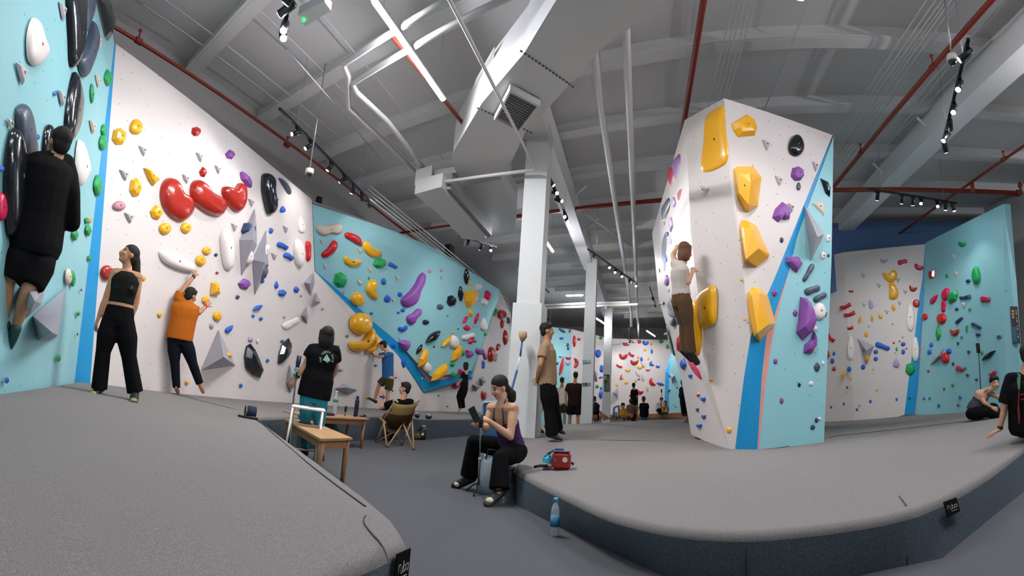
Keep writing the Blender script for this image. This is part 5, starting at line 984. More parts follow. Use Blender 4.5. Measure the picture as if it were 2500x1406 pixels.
MB().tube([c2_ + [0, 0, .14], c2_ + s_ * .08 + [0, 0, .19], c2_ + s_ * .16 + [0, 0, .19]], .01).obj('handle', mat('blue_trim', '#1d4f86', .7), t)
MB().tube([c2_ + [0, -.06, .03], c2_ - s_ * .08 + [0, -.07, .03], c2_ - s_ * .14 + [0, -.08, .012]], [.014, .016, .012]).obj('strap', M_BLACK, t); settle(t)
# water bottle in front of the right mat
p = Zp(1353, 1308, 0); t = thing('water_bottle', 'clear plastic water bottle with a blue cap on the floor by the right mat', 'bottle')
k = .93
lathe('bottle_body', M_PET, p, [(0, .028), (.006, .033), (.09, .033), (.1, .031), (.17, .032), (.2, .026), (.225, .013), (.235, .013)], t, 24); lathe('bottle_cap', mat('cap_blue', '#2aa0cf', .4), p, [(.235, .0165), (.258, .0165), (.26, .014)], t, 20)
lathe('label', mat('label_blue', '#2f7fb0', .5), p, [(.065, .0338), (.135, .0338)], t, 24); settle(t)
# brush leaning on the near column
t = thing('brush_pole', 'long white and blue pole with a straw brush leaning on the near column', 'brush')
a, b, c_, e_ = [Dp(x, y, D_) for x, y, D_ in ((1240, 985, 7.3), (1262, 905, 7.45), (1270, 870, 7.5), (1275, 832, 7.55))]
MB().tube([Dp(1236, 1040, 7.2), a], .016).tube([a, b], .017).obj('grip', mat('blue_grip', '#2d5b8e', .5), t); MB().tube([b, c_], .011).obj('pole', M_WHITEP, t); MB().tube([c_, e_], .014).obj('socket', mat('blue_grip', '#2d5b8e', .5), t)
MB().tube([e_, Dp(1277, 822, 7.55), Dp(1276, 810, 7.55)], [.03, .06, .065], 12).obj('bristles', mat('straw', '#b79a76', .95, bump=(60, .6)), t); settle(t)
# signs on the middle column, poster on the far column and at the right-hand end
def board(name, label, cat, pts, m, extra=(), th=.012):
    t = thing(name, label, cat); P = [np.asarray(p, float) for p in pts]; n = nrm(np.cross(P[1] - P[0], P[3] - P[0])); 
    if np.dot(n, EYE - P[0]) < 0: n = -n
    MB().prism(P, n * th).obj('board', m, t)
    for nm, u0, u1, v0, v1, mm in extra:
        q = [P[0] + (P[1] - P[0]) * u + (P[3] - P[0]) * v + n * (th + .001) for u, v in ((u0, v0), (u1, v0), (u1, v1), (u0, v1))]; MB().prism(q, n * .002).obj(nm, mm, t)
    settle(t); return t, P, n
D2 = 15.8 - .19
M_SC = mat('sign_cyan', '#5fa6bb', .5); M_SG = mat('sign_grey', '#bcbfae', .5); M_INK = mat('ink_dark', '#2e3436', .6); M_GOLD = mat('gold_print', '#b98d3a', .5)
board('wall_sign', 'small pale blue sign high on the middle column', 'sign', [Dp(x, y, D2) for x, y in ((1422, 879), (1442, 879), (1442, 886), (1422, 886))], M_SC, [('print', .5, .93, .2, .75, M_SG), ('print', .05, .4, .3, .5, M_SG)])
board('wall_sign', 'small green-grey sign low on the middle column', 'sign', [Dp(x, y, D2) for x, y in ((1421, 934), (1435, 934), (1435, 941), (1421, 941))], mat('sign_green', '#567f70', .5), [('print', .55, .9, .2, .8, M_INK)])
board('wall_sign', 'tiny grey notice beside the low green-grey sign', 'sign', [Dp(x, y, D2) for x, y in ((1437, 934), (1442, 934), (1442, 941), (1437, 941))], M_SG, [('print', .1, .3, .1, .9, M_INK), ('print', .6, .8, .1, .9, M_INK)])
M_PB, M_PT = mat('poster_black', '#20252a', .5), mat('poster_teal', '#1a5f78', .5)
board('poster', 'tall dark poster with a gold column of print on the far column', 'poster', [Dp(x, y, 23.6 - .25) for x, y in ((1475, 914), (1488, 914), (1488, 955), (1475, 955))], M_PB,
      [('print', .08, .5, .08, .15, M_SG), ('print', .08, .45, .18, .21, M_SG), ('print', .08, .45, .23, .26, M_SG), ('print', .08, .45, .28, .31, M_SG), ('picture', .05, .6, .55, .95, M_PT), ('print', .66, .78, .2, .95, M_GOLD)])
p0 = horiz(RE) - .08
board('poster', 'tall dark poster with golden characters at the right end of the blue wall', 'poster', [Dp(x, y, p0) for x, y in ((2466, 748), (2484, 748), (2491, 838), (2473, 839))], M_PB,
      [('print', .15, .5, .1, .16, M_GOLD), ('print', .15, .5, .18, .24, M_GOLD), ('print', .18, .45, .26, .32, M_GOLD), ('picture', .05, .6, .55, .95, M_PT)] + [('print', .7, .85, .1 + k * .07, .14 + k * .07, [M_GOLD, M_SG, mat('poster_red', '#7a3224', .5)][k % 3]) for k in range(12)])
# fabric labels on the mats, with the maker's script mark
def strokes(parent, P, n, lines, w, m, off=.006):
    for ln in lines: MB().tube([P[0] + (P[1] - P[0]) * u + (P[3] - P[0]) * v + n * off for u, v in ln], w, 6).obj('lettering', m, parent)
def arc(cx, cy, r1, r2, a0, a1, k=7): return [(cx + r1 * math.cos(math.radians(a)), cy + r2 * math.sin(math.radians(a))) for a in np.linspace(a0, a1, k)]
NUBA = [[(.16, .56)] + [(.16, .44)] + arc(.24, .44, .08, .1, 180, 360) + [(.32, .52)] + arc(.40, .52, .08, .1, 180, 0)[:0] + [(.33, .6), (.4, .62), (.47, .58), (.48, .42)],
        [(.48, .58), (.56, .6)], arc(.56, .5, .09, .1, 90, -90), [(.5, .28), (.5, .6)], arc(.76, .5, .09, .1, 0, 360, 12), [(.85, .4), (.85, .6)], [(.36, .74), (.8, .74)]]
M_LAB, M_THR = mat('label_black', '#0d0f10', .9, .1), mat('label_thread', '#9b9a94', .8)
def matlabel(label, tl, tr, br, bl, w):
    P = [np.asarray(q, float) for q in (tl, tr, br, bl)]; n = nrm(np.cross(P[1] - P[0], P[3] - P[0]))
    if np.dot(n, EYE - P[0]) < 0: n = -n
    t = thing('fabric_label', label, 'label'); MB().prism(P, n * .004).obj('patch', M_LAB, t); strokes(t, P, n, NUBA, w, M_THR); settle(t)
i_ = [Zp(2300, 1216, RF), Zp(2360, 1186, RF), Zp(2300, 1363, 0)]; PLS = Plane(*i_)
def onside(x, y, o=.012):                     # point on the right mat's vertical side
    return PLS(x, y, o + .02)
matlabel('black woven label with pale script on the right mat side', onside(2302, 1226), onside(2334, 1214), onside(2343, 1248), onside(2312, 1264), .0022)
ql = [Zp(x, y, .42) for x, y in ((960, 1360),)]
pa, pb_ = np.array([*left_poly[3], 0.]), np.array([*edgeL[0], 0.]); dL = nrm(pb_ - pa); oL = np.array([dL[1], -dL[0], 0.])
if oL[0] < 0: oL = -oL
c_ = pb_ - dL * .1 + oL * .012
c_ = c_ + oL * .004
matlabel('black woven label with pale script on the left mat corner', g(c_ - dL * .01, .432), g(c_ + dL * .085, .432), g(c_ + dL * .085, .33), g(c_ - dL * .01, .33), .0018)
# seams in the mat covers
def seam(label, pts, r=.0028):
    for _ in range(2): pts = [pts[0]] + [q for a, b in zip(pts, pts[1:]) for q in (a * .75 + b * .25, a * .25 + b * .75)] + [pts[-1]]
    o = MB().tube(pts, r, 5).obj('mat_seam', mat('seam_thread', '#3a3f46', .9)); return o
sl_ = [seam('', [Zp(x, y, MAT + .003) for x, y in q]) for q in (((628, 1024), (700, 1086), (760, 1137), (830, 1190), (893, 1236)), ((893, 1258), (885, 1272), (905, 1300), (935, 1330), (953, 1380)), ((420, 960), (520, 985), (600, 1005)))]
for o in sl_: o.name = 'seam'; o.parent = bpy.data.objects['left_crash_mat']
sr_ = [seam('', [onright(x, y) + [0, 0, .004] for x, y in q], .004) for q in (((2500, 1010), (2300, 1035), (2050, 1062), (2015, 1072), (1850, 1104), (1772, 1092), (1740, 1078), (1500, 1074), (1350, 1074)), ((2195, 1212), (2208, 1228), (2212, 1236)))]
for o in sr_: o.name = 'seam'; o.parent = bpy.data.objects['right_crash_mat']
q1 = Zp(2215, 1250, MAT); 
for xx in (1820, 2215): 
    a = Zp(xx, 1296 if xx < 2000 else 1238, RF); dd = nrm([a[0], a[1], 0]); b = Zp(xx, float(np.interp(xx, BX, BY)), 0); o = MB().tube([a - dd * .01 + (b - a) * .12, b - dd * .01], .004, 6).obj('seam', mat('seam_thread', '#3a3f46', .9), bpy.data.objects['right_crash_mat'])
# folding chair in blue and a pale tote behind the seated woman
t = thing('folding_chair', 'blue folding chair with a white rim behind the seated woman', 'chair'); Dk = 6.0; kj = lambda x, y, dd=0: Dp(x, y, Dk + dd)
MB().prism([kj(1179, 985), kj(1236, 983), kj(1240, 1075), kj(1180, 1080)], [0, .03, 0]).obj('backrest', mat('chair_blue', '#2c5f86', .6), t)
MB().tube([kj(1177, 1085, -.02), kj(1177, 990, -.02), kj(1181, 982, -.02), kj(1238, 981, -.02)], .014).obj('frame', mat('frame_pale', '#8fa6b4', .5), t)
MB().prism([kj(1186, 1090, -.1), kj(1236, 1090, -.1), kj(1236, 1094, .35), kj(1186, 1094, .35)], [0, 0, .025]).obj('seat', mat('chair_blue', '#2c5f86', .6), t)
for x, dd in ((1186, -.1), (1236, -.1), (1188, .3), (1236, .3)): q = kj(x, 1092, dd); MB().tube([q, g(q, 0)], .012).obj('leg', mat('frame_pale', '#8fa6b4', .5), t)
settle(t)
t = thing('tote_bag', 'pale grey and blue tote bag on the floor behind the seated woman', 'bag'); q = g(Dp(1198, 1150, 5.5), 0)
MB().tube([q + [0, 0, .0], q + [0, 0, .1], q + [0, 0, .3], q + [0, 0, .36]], [(.13, .08), (.14, .09), (.12, .07), (.1, .03)], 14, side=DB).obj('bag_body', mat('tote_grey', '#8b98a0', .8), t); MB().tube([q + [-.06, -.02, .35], q + [-.04, -.04, .44], q + [.04, -.04, .44], q + [.06, -.02, .35]], .008).obj('handle', M_BLACK, t); settle(t)
# far group furniture
t = thing('deck_chair', 'low wooden deck chair beside the far column', 'chair'); fj = lambda x, y, D_=20.5: Dp(x, y, D_)
for a, b in (((1455, 1001), (1482, 1024)), ((1459, 1000), (1488, 1022)), ((1460, 1026), (1470, 1008)), ((1476, 1026), (1466, 1010)), ((1478, 1023), (1492, 1019))): MB().tube([fj(*a), fj(*b)], .035, 6).obj('frame_rod', M_WOODL, t)
MB().prism([fj(1456, 1001), fj(1463, 1001), fj(1486, 1021), fj(1478, 1022)], [0, .02, 0]).obj('sling', mat('sling_cream', '#c7ae7c', .8), t); settle(t)
t = thing('stool', 'dark wooden stool behind the middle column', 'stool')
for x in (1448, 1452, 1456): MB().tube([fj(x, 1007, 20), fj(x, 1027, 20)], .03, 6).obj('leg', M_WOOD, t)
MB().prism([fj(1446, 1007, 20), fj(1458, 1007, 20), fj(1458, 1007, 20.4), fj(1446, 1007, 20.4)], [0, 0, .04]).obj('seat', M_WOOD, t); settle(t)
t = thing('low_table', 'low wooden table with a yellow jug among the far group', 'table')
MB().prism([fj(1500, 1016, 21), fj(1526, 1015, 21), fj(1528, 1015, 21.6), fj(1502, 1016, 21.6)], [0, 0, .04]).obj('table_top', M_WOODL, t)
for x in (1502, 1524): MB().tube([fj(x, 1016, 21.1), fj(x, 1028, 21.1)], .03, 6).obj('leg', M_WOOD, t)
settle(t)
t = thing('blue_chair', 'blue-grey plastic chair at the left of the far group', 'chair'); M_BC = mat('chair_bluegrey', '#4a6a8c', .6)
MB().prism([fj(1498, 994, 22), fj(1511, 988, 22), fj(1511, 992, 22), fj(1499, 998, 22)], [0, .05, 0]).obj('backrest', M_BC, t)
for a, b in (((1499, 996), (1498, 1022)), ((1511, 990), (1511, 1022)), ((1504, 1006), (1504, 1024))): MB().tube([fj(*a, 22), fj(*b, 22)], .045, 6).obj('leg', M_BC, t)
settle(t)
t = thing('camping_chair', 'small olive canvas chair in the far group', 'chair')
MB().prism([fj(1546, 1000, 21.5), fj(1553, 988, 21.5), fj(1561, 994, 21.5), fj(1554, 1012, 21.5)], [0, .06, 0]).obj('backrest', M_CANVAS, t)
for a, b in (((1550, 992), (1536, 1020)), ((1561, 994), (1552, 1026)), ((1540, 1004), (1547, 1024))): MB().tube([fj(*a, 21.4), fj(*b, 21.4)], .025, 6).obj('frame_rod', M_WOODL, t)
settle(t)
p = Dp(1574, 1020, 20.6); tag(MB().ell(p, (.13, .1, .07)).box(p + [0, 0, .03], (.18, .1, .05), bev=.02).obj('blue_bag', mat('bag_blue', '#2f6f9e', .7)), 'small blue bag on the mat edge behind the far seated man', 'bag')
mb = MB(); a, b = Dp(1450, 1013, 27.5), Dp(1692, 1006, 24.2); mb.prism([a, b, b + [0, .3, 0], a + [0, .3, 0]], [0, 0, -.28]); mb.obj('trim_1', mat('wood_kick', '#9a6b42', .6), kind='structure')
f1, f2 = PL_FW(1500, 1000), PL_FR(1700, 1000)
tag(MB().prism([g(a, .46), g(b, .46), g(f2, .46) - [0, .15, 0], g(f1, .46) - [0, .15, 0]], [0, 0, -.44]).obj('far_crash_mat', M_FELT), 'low grey mat with a wooden front edge at the far end', 'crash mat')
# phone tripods in the far hall and at the right
def stand(label, foot, top, r=.008, head=True):
    t = thing('phone_stand', label, 'tripod'); foot, top = np.asarray(foot), np.asarray(top)
    MB().tube([foot + [0, 0, .12], top], r).obj('pole', M_BLACK, t)
    for a in (0, 2.1, 4.2): MB().tube([foot + [0, 0, .14], foot + [math.cos(a) * .16, math.sin(a) * .16, .01]], r * .9).obj('leg', M_BLACK, t)
    if head: MB().box(top + [0, 0, .06], (.075, .02, .15), DB, bev=.005).obj('phone', M_BLACK, t); MB().box(top, (.05, .04, .05), DB).obj('clamp', M_BLACK, t)
    settle(t); return t
f_ = Zp(2400, 1022, MAT); stand('tall thin phone tripod behind the seated woman on the right', g(f_, MAT), Dp(2389, 858, horiz(f_)), .008)
f_ = Dp(1616, 1008, 25.0); stand('thin tripod by the far white wall', g(f_, .47), Dp(1615, 957, 25), .012)
f_ = Dp(1680, 1016, 16.8); stand('leaning tripod beside the far woman in tights', g(f_, MAT), Dp(1675, 978, 16.8), .016)
# ------------------------------------------------------------------ people
def remeshed(mb, name, m, voxel, it=4, parent=None, extra=None):
    me = mb.me('tmp', m); o = bpy.data.objects.new('tmp', me); C.objects.link(o)
    r = o.modifiers.new('r', 'REMESH'); r.mode = 'VOXEL'; r.voxel_size = voxel; r.use_smooth_shade = True
    s = o.modifiers.new('s', 'SMOOTH'); s.iterations = it; s.factor = .5
    dg = bpy.context.evaluated_depsgraph_get(); e = o.evaluated_get(dg); nm = bpy.data.meshes.new_from_object(e); nm.name = name
    bpy.data.objects.remove(o); bpy.data.meshes.remove(me)
    nm.materials.clear(); nm.materials.append(m)
    if extra:                                 # fingers and other fine pieces rooted in the surface
        bm = bmesh.new(); bm.from_mesh(nm); me2 = extra.me('x', m); bm.from_mesh(me2); bm.to_mesh(nm); bm.free(); bpy.data.meshes.remove(me2)
    nm.polygons.foreach_set('use_smooth', [True] * len(nm.polygons))
    return link(name, nm, parent)
SKIN = mat('skin_tan', '#b58565', .55, .35); SKIN2 = mat('skin_fair', '#c79a7c', .55, .35); HAIR = mat('hair_black', '#14100f', .75, .4, bump=(35, .12)); HAIRB = mat('hair_brown', '#5d3b26', .7, .4, bump=(35, .12))
HAIRD = mat('hair_dark_brown', '#1d1410', .75, .4, bump=(35, .12)); EYEM = mat('eye_dark', '#120d0b', .25); LIP = mat('lips', '#9a5a50', .5); SHOE = mat('shoe_black', '#17181a', .6)
def cloth(n, c, r=.9): return mat('cloth_' + n, c, r, .12, bump=(14, .25))
def hand(mb, fx, wr, tip, pn, s, curl=.35, fine=True):
    # palm from the wrist towards tip; pn points out of the back of the hand; five separate fingers
    wr, tip, pn = np.asarray(wr), np.asarray(tip), nrm(pn); d = nrm(tip - wr); pn = nrm(pn - d * np.dot(pn, d)); sd = np.cross(d, pn)
    mb.tube([wr - d * .01 * s, wr + d * .03 * s, wr + d * .085 * s], [(.024 * s, .018 * s), (.036 * s, .017 * s), (.041 * s, .013 * s)], 10, side=sd, round_=True)
    L = (.066, .076, .071, .056)
    for i in range(4):
        b = wr + d * (.083 - .004 * abs(i - 1.3)) * s + sd * (.030 - .020 * i) * s; dd = nrm(d + sd * (.10 - .07 * i)); pts = [b - dd * .02 * s]; c = curl * (1 + .15 * i)
        q = b; a = 0.0; pts.append(q)
        for k_ in (.45, .3, .25): a += c; v = dd * math.cos(a) - pn * math.sin(a); q = q + v * L[i] * k_ * s; pts.append(q)
        fx.tube(pts, [.0085 * s, .0088 * s, .0082 * s, .0074 * s, .006 * s], 8, round_=True)
    b = wr + d * .022 * s + sd * .028 * s; v1 = nrm(d * .62 + sd * .75 - pn * .25); v2 = nrm(d * .85 + sd * .35 - pn * .4)
    fx.tube([b - v1 * .012 * s, b + v1 * .03 * s, b + v1 * .03 * s + v2 * .028 * s, b + v1 * .03 * s + v2 * .05 * s], [.012 * s, .011 * s, .0092 * s, .007 * s], 8, round_=True)
def person(label, D, J, face, top, bottom, hair='short', shoes=SHOE, skin=SKIN, hairm=HAIR, s=1.0, vox=.011, female=False, hands=('l', 'r'), curl=.35, hairx=(), girth=1.0, group=None, handn=None, jd=None, patches=(), watch=()):
    t = thing('person', label, 'person', group)
    def P(k):
        q = J[k]; return Dp(q[0], q[1], D + (q[2] if len(q) > 2 else 0))
    c = P('head'); view = nrm([c[0], c[1], 0]); right = np.array([view[1], -view[0], 0])
    loc = lambda v: right * v[0] + view * v[1] + np.array([0, 0, v[2]])
    f = nrm(loc(face)); u = nrm(np.array([0, 0, 1.]) - f * f[2] + f * 0); r = np.cross(f, u)
    neck, sl_, sr_ = P('neck'), P('shL'), P('shR'); hl, hr = P('hipL'), P('hipR'); hm = (hl + hr) / 2; sm = (sl_ + sr_) / 2
    body, fx = MB(), MB(); k = s
    # head
    hd = MB()
    body.ell(c + u * .03 * k - f * .012 * k, (.074 * k, .092 * k, .094 * k), ax=r, az=u); body.ell(c - u * .03 * k + f * .018 * k, (.056 * k, .068 * k, .082 * k), ax=r, az=u); body.ell(c - u * .088 * k + f * .052 * k, (.026 * k, .024 * k, .02 * k), ax=r, az=u)
    body.tube([c + u * .02 * k + f * .078 * k, c - u * .012 * k + f * .094 * k, c - u * .03 * k + f * .098 * k, c - u * .04 * k + f * .08 * k], [.009 * k, .011 * k, .016 * k, .01 * k], 8)
    for q in (-1, 1): body.ell(c + r * .072 * k * q - f * .008 * k - u * .008 * k, (.011 * k, .02 * k, .031 * k), ax=r, az=u); body.ell(c + r * .03 * q * k + f * .066 * k - u * .024 * k, .026 * k)
    body.tube([c - u * .05 * k - f * .02 * k, neck, sm * .6 + neck * .4], [.052 * k, .05 * k * (0.92 if female else 1.05), .065 * k], 12)
    # trunk
    side = sr_ - sl_; W_ = np.linalg.norm(side); side = nrm(side); tw = nrm(sm - hm); fwd = nrm(np.cross(tw, side)); fwd = fwd if np.dot(fwd, loc(face)) > 0 else -fwd; hs = hr - hl; hs = nrm(hs) if np.linalg.norm(hs) > .03 else side
    sw = max(W_ / 2, .13 * k) if jd is None else jd; mids = [hm + (sm - hm) * q for q in (-.16, .0, .22, .42, .66, .88, 1.0, 1.08)]
    wd = [(.12, .09), (.165, .115), (.15, .105), (.125, .092), (.145, .105), (.16, .1), (.13, .075), (.06, .05)] if female else [(.12, .1), (.16, .115), (.155, .11), (.148, .105), (.168, .118), (.175, .108), (.14, .08), (.065, .055)]
    wd = [(a * k * girth, b * k * girth) for a, b in wd]
    def blend(q): v = hs * (1 - q) + side * q; return nrm(v)
    body.tube(mids, wd, 16, side=blend(.6))
    if female:
        for q in (-1, 1): body.ell(sm - tw * .16 * k + blend(.9) * .075 * q * k + fwd * .06 * k, (.05 * k, .038 * k, .05 * k))
    upper, lower, shoel = {}, {}, {}
    for sd_, sh in (('L', sl_), ('R', sr_)):
        el, wr, tp = P('el' + sd_), P('wr' + sd_), P('tp' + sd_)
        body.tube([sh - tw * .02, sh * .6 + el * .4, el], [.056 * k, .047 * k, .037 * k], 10, round_=True); body.tube([el, el * .65 + wr * .35, wr], [.037 * k, .039 * k, .025 * k], 10, round_=True)
        body.tube([sm, sh], [.07 * k, .058 * k], 10, round_=True)
        hn = (handn or {}).get(sd_, (0, -1, .3)); hand(body, fx, wr, tp, loc(hn), k, curl); upper[sd_] = (sh, el, wr)
    for sd_, hp in (('L', hl), ('R', hr)):
        kn, an, to = P('kn' + sd_), P('an' + sd_), P('to' + sd_)
        body.tube([hp, hp * .6 + kn * .4, kn], [.088 * k * girth, .082 * k * girth, .054 * k], 12, round_=True); body.tube([kn, kn * .7 + an * .3, an], [.053 * k, .055 * k, .034 * k], 12, round_=True)
        hv = nrm(to - an); hv2 = nrm(np.array([hv[0], hv[1], hv[2] * .3])) if abs(hv[2]) < .9 else hv
        body.tube([an - hv * .03 * k, an * .5 + to * .5, to], [(.034 * k, .036 * k), (.042 * k, .03 * k), (.036 * k, .018 * k)], 10, round_=True); lower[sd_] = (hp, kn, an, to)
    remeshed(body, 'body', skin, vox, 3, t, fx)
    # eyes, brows, lips
    ey = MB(); 
    if np.dot(f, view) < .6 and D < 14:
        for q in (-1, 1): 
            MB().ell(c + r * .031 * q * k + f * .076 * k + u * .006 * k, (.013 * k, .007 * k, .005 * k), ax=r, az=u).obj('eye', EYEM, t)
            MB().tube([c + r * .014 * q * k + f * .082 * k + u * .026 * k, c + r * .032 * q * k + f * .077 * k + u * .031 * k, c + r * .048 * q * k + f * .066 * k + u * .025 * k], .003 * k, 6).obj('eyebrow', hairm, t)
        MB().tube([c - r * .022 * k + f * .074 * k - u * .06 * k, c + f * .082 * k - u * .06 * k, c + r * .022 * k + f * .074 * k - u * .06 * k], [.003 * k, .006 * k, .003 * k], 8).obj('lips', LIP, t)
    # hair
    h = MB(); h.ell(c + u * .048 * k - f * .022 * k, (.083 * k, .098 * k, .088 * k), ax=r, az=u); h.ell(c - f * .052 * k + u * .0 * k, (.073 * k, .055 * k, .088 * k), ax=r, az=u)
    if hair == 'fringe' or hair == 'short': h.ell(c + u * .085 * k + f * .045 * k, (.06 * k, .04 * k, .03 * k), ax=r, az=u)
    if hair in ('bob', 'long'):
        h.ell(c - f * .035 * k - u * .04 * k, (.088 * k, .072 * k, .12 * k), ax=r, az=u)
        for q in (-1, 1): h.tube([c + r * q * .07 * k + u * .06 * k, c + r * q * .078 * k - u * .03 * k - f * .01 * k, c + r * q * .07 * k - u * .12 * k - f * .02 * k], [.028 * k, .026 * k, .02 * k], 8, round_=True)
    if hair == 'bun': h.ell(c - f * .115 * k - u * .03 * k, (.055 * k, .05 * k, .06 * k)); h.ell(c - f * .12 * k - u * .075 * k + r * .01, (.05 * k, .04 * k, .05 * k))
    if hairx: h.tube([Dp(x, y, D + dd) for x, y, dd, rr in hairx], [rr for *_, rr in hairx], 10, round_=True)
    remeshed(h, 'hair', hairm, max(vox, .009), 3, t)
    # top
    if top:
        m, slv, hem, loose = top['m'], top.get('sleeve', .6), top.get('hem', 0.0), top.get('loose', 1.12)
        g_ = MB(); q0 = hem; qs = [q0, q0 + .12, .35, .55, .7, .88, top.get('neck', .97)]; ww = []
        base = list(zip([-.16, 0, .22, .42, .66, .88, 1.0, 1.08], wd)); 
        def wat(q):
            for (a, wa), (b, wb) in zip(base, base[1:]):
                if a <= q <= b: tt = (q - a) / (b - a); return np.array(wa) * (1 - tt) + np.array(wb) * tt
            return np.array(base[0][1] if q < 0 else base[-1][1])
        qs = sorted(set(round(q, 3) for q in qs if q >= q0)); 
        if top.get('strap'): qs = [q for q in qs if q <= .8]
        rr_ = [tuple(np.maximum(wat(q), np.array([.125, .09] if hem > .1 or q > .35 else [.158, .116]) * k if q < .9 else 0) * loose + .006) for q in qs]
        if slv == 0 and not top.get('strap'): qs = [q for q in qs if q <= .75] + [.86, .97, 1.07]; rr_ = rr_[:len(qs) - 3] + [(.166 * k, .112 * k), (.143 * k, .106 * k), (.088 * k, .078 * k)]
        elif not top.get('strap'): qs = qs + [1.04]; rr_ = rr_ + [(.08 * k, .068 * k)]
        g_.tube([hm + (sm - hm) * q for q in qs], rr_, 18, side=blend(.6))
        if female:
            for q in (-1, 1): g_.ell(sm - tw * .16 * k + blend(.9) * .075 * q * k + fwd * .06 * k, (.058 * k, .044 * k, .056 * k))
        if not top.get('strap') and slv > 0:
            for sd_ in 'LR':
                sh, el, wr = upper[sd_]; g_.tube([sm, sh], [.083 * k, .07 * k], 10, round_=True)
                sv = top.get('sleeve' + sd_, slv)
                if sv > 0:
                    slv_ = sv; e_ = sh + (el - sh) * min(sv, 1); g_.tube([sh, (sh + e_) / 2, e_], [.071 * k, .066 * k * loose, (.066 if sv < 1 else .06) * k * loose], 12)
                    if sv > 1: g_.tube([el, el + (wr - el) * (sv - 1)], [.06 * k * loose, .055 * k * loose], 12, round_=True)
        o = remeshed(g_, 'shirt', m, max(vox, .01), 3, t)
        if top.get('strap'):
            for q in (-1, 1):
                a_ = blend(1.) * q; MB().tube([sm - tw * .14 * k + a_ * .062 * k + fwd * .105 * k, sm - tw * .05 * k + a_ * .066 * k + fwd * .088 * k, sm + tw * .03 * k + a_ * .058 * k + fwd * .058 * k, neck + a_ * .05 * k + fwd * .012 * k, neck + a_ * .02 * k - fwd * .045 * k], .008 * k, 8).obj('shoulder_strap', top['strap'], t)
    # trousers
    m, ln, fl = bottom['m'], bottom.get('len', 2.0), bottom.get('flare', 1.15); g_ = MB(); rise = bottom.get('rise', .18)
    g_.tube([hm + (sm - hm) * q for q in (-.17, 0, rise * .6, rise)], [(.125 * k * girth, .105 * k * girth), (.167 * k * girth, .118 * k * girth), (.16 * k * girth, .112 * k * girth), (.15 * k * girth, .108 * k * girth)], 16, side=hs)
    for sd_ in 'LR':
        hp, kn, an, to = lower[sd_]; e1 = hp + (kn - hp) * min(ln, 1)
        rk = .066 * k * fl; re_ = bottom.get('hemr', .062) * k * fl
        g_.tube([hp, hp * .5 + e1 * .5, e1], [.1 * k * girth, .092 * k * fl * girth, (rk if ln >= 1 else .085 * k * fl)], 12, round_=ln >= 1)
        if ln > 1: g_.tube([kn, kn + (an - kn) * (ln - 1) * .5, kn + (an - kn) * (ln - 1)], [rk, (rk + re_) / 2, re_], 12)
    remeshed(g_, 'trousers' if ln > 1.2 else 'shorts', m, max(vox, .01), 3, t)
    if shoes is not None:
        for sd_ in 'LR':
            hp, kn, an, to = lower[sd_]; hv = nrm(to - an)
            sh = MB(); sh.tube([an - hv * .045 * k - np.array([0, 0, .01]), an * .55 + to * .45, to + hv * .015], [(.043 * k, .047 * k), (.05 * k, .038 * k), (.043 * k, .025 * k)], 12, round_=True)
            sh.tube([an + (kn - an) * .06, an], [.045 * k, .045 * k], 10); so_ = remeshed(sh, 'shoe', shoes, max(vox, .009), 2, t)
            for (w_, r0, dz, mp_) in patches: MB().ell(an * (1 - w_) + to * w_ + np.array([0, 0, dz]), (.044 * k * r0, .05 * k * r0, .034 * k * r0), ax=np.cross(hv, [0, 0, 1.]), az=[0, 0, 1]).obj('shoe_patch', mp_, so_)
    for sd_, wm in watch:
        sh, el, wr = upper[sd_]; d_ = nrm(wr - el); MB().tube([wr - d_ * .035 * k, wr - d_ * .008 * k], .032 * k, 14).box(wr - d_ * .02 * k + fwd * .0 + np.array([0, 0, .028 * k]), (.03 * k, .028 * k, .012 * k), d_).obj('wristwatch', wm, t)
    settle(t); return t
K_ = cloth('black', '#0d0d0f'); BLK = mat('watch_black', '#0c0c0e', .4)
Dw = horiz(PL_LW(90, 560)) - .42
person('climber in black T-shirt and shorts high on the left blue wall', Dw, dict(head=(143, 352), neck=(140, 381), shL=(90, 392, -.06), shR=(160, 396, .1), elL=(64, 418, -.05), wrL=(60, 452, .12), tpL=(50, 470, .2), elR=(173, 470, .04), wrR=(176, 545, .1), tpR=(160, 548, .22),
       hipL=(66, 600), hipR=(108, 604, .08), knL=(18, 690, .02), anL=(8, 800, .15), toL=(-12, 832, .25), knR=(66, 712, -.02), anR=(36, 808, .12), toR=(24, 840, .22)), (-.45, .85, .15), dict(m=K_, sleeve=.38, sleeveR=2.0, hem=-.1, loose=1.22), dict(m=K_, len=.88, flare=1.35), girth=1.12, shoes=mat('shoe_teal_black', '#20454a', .6), vox=.011, curl=.6)
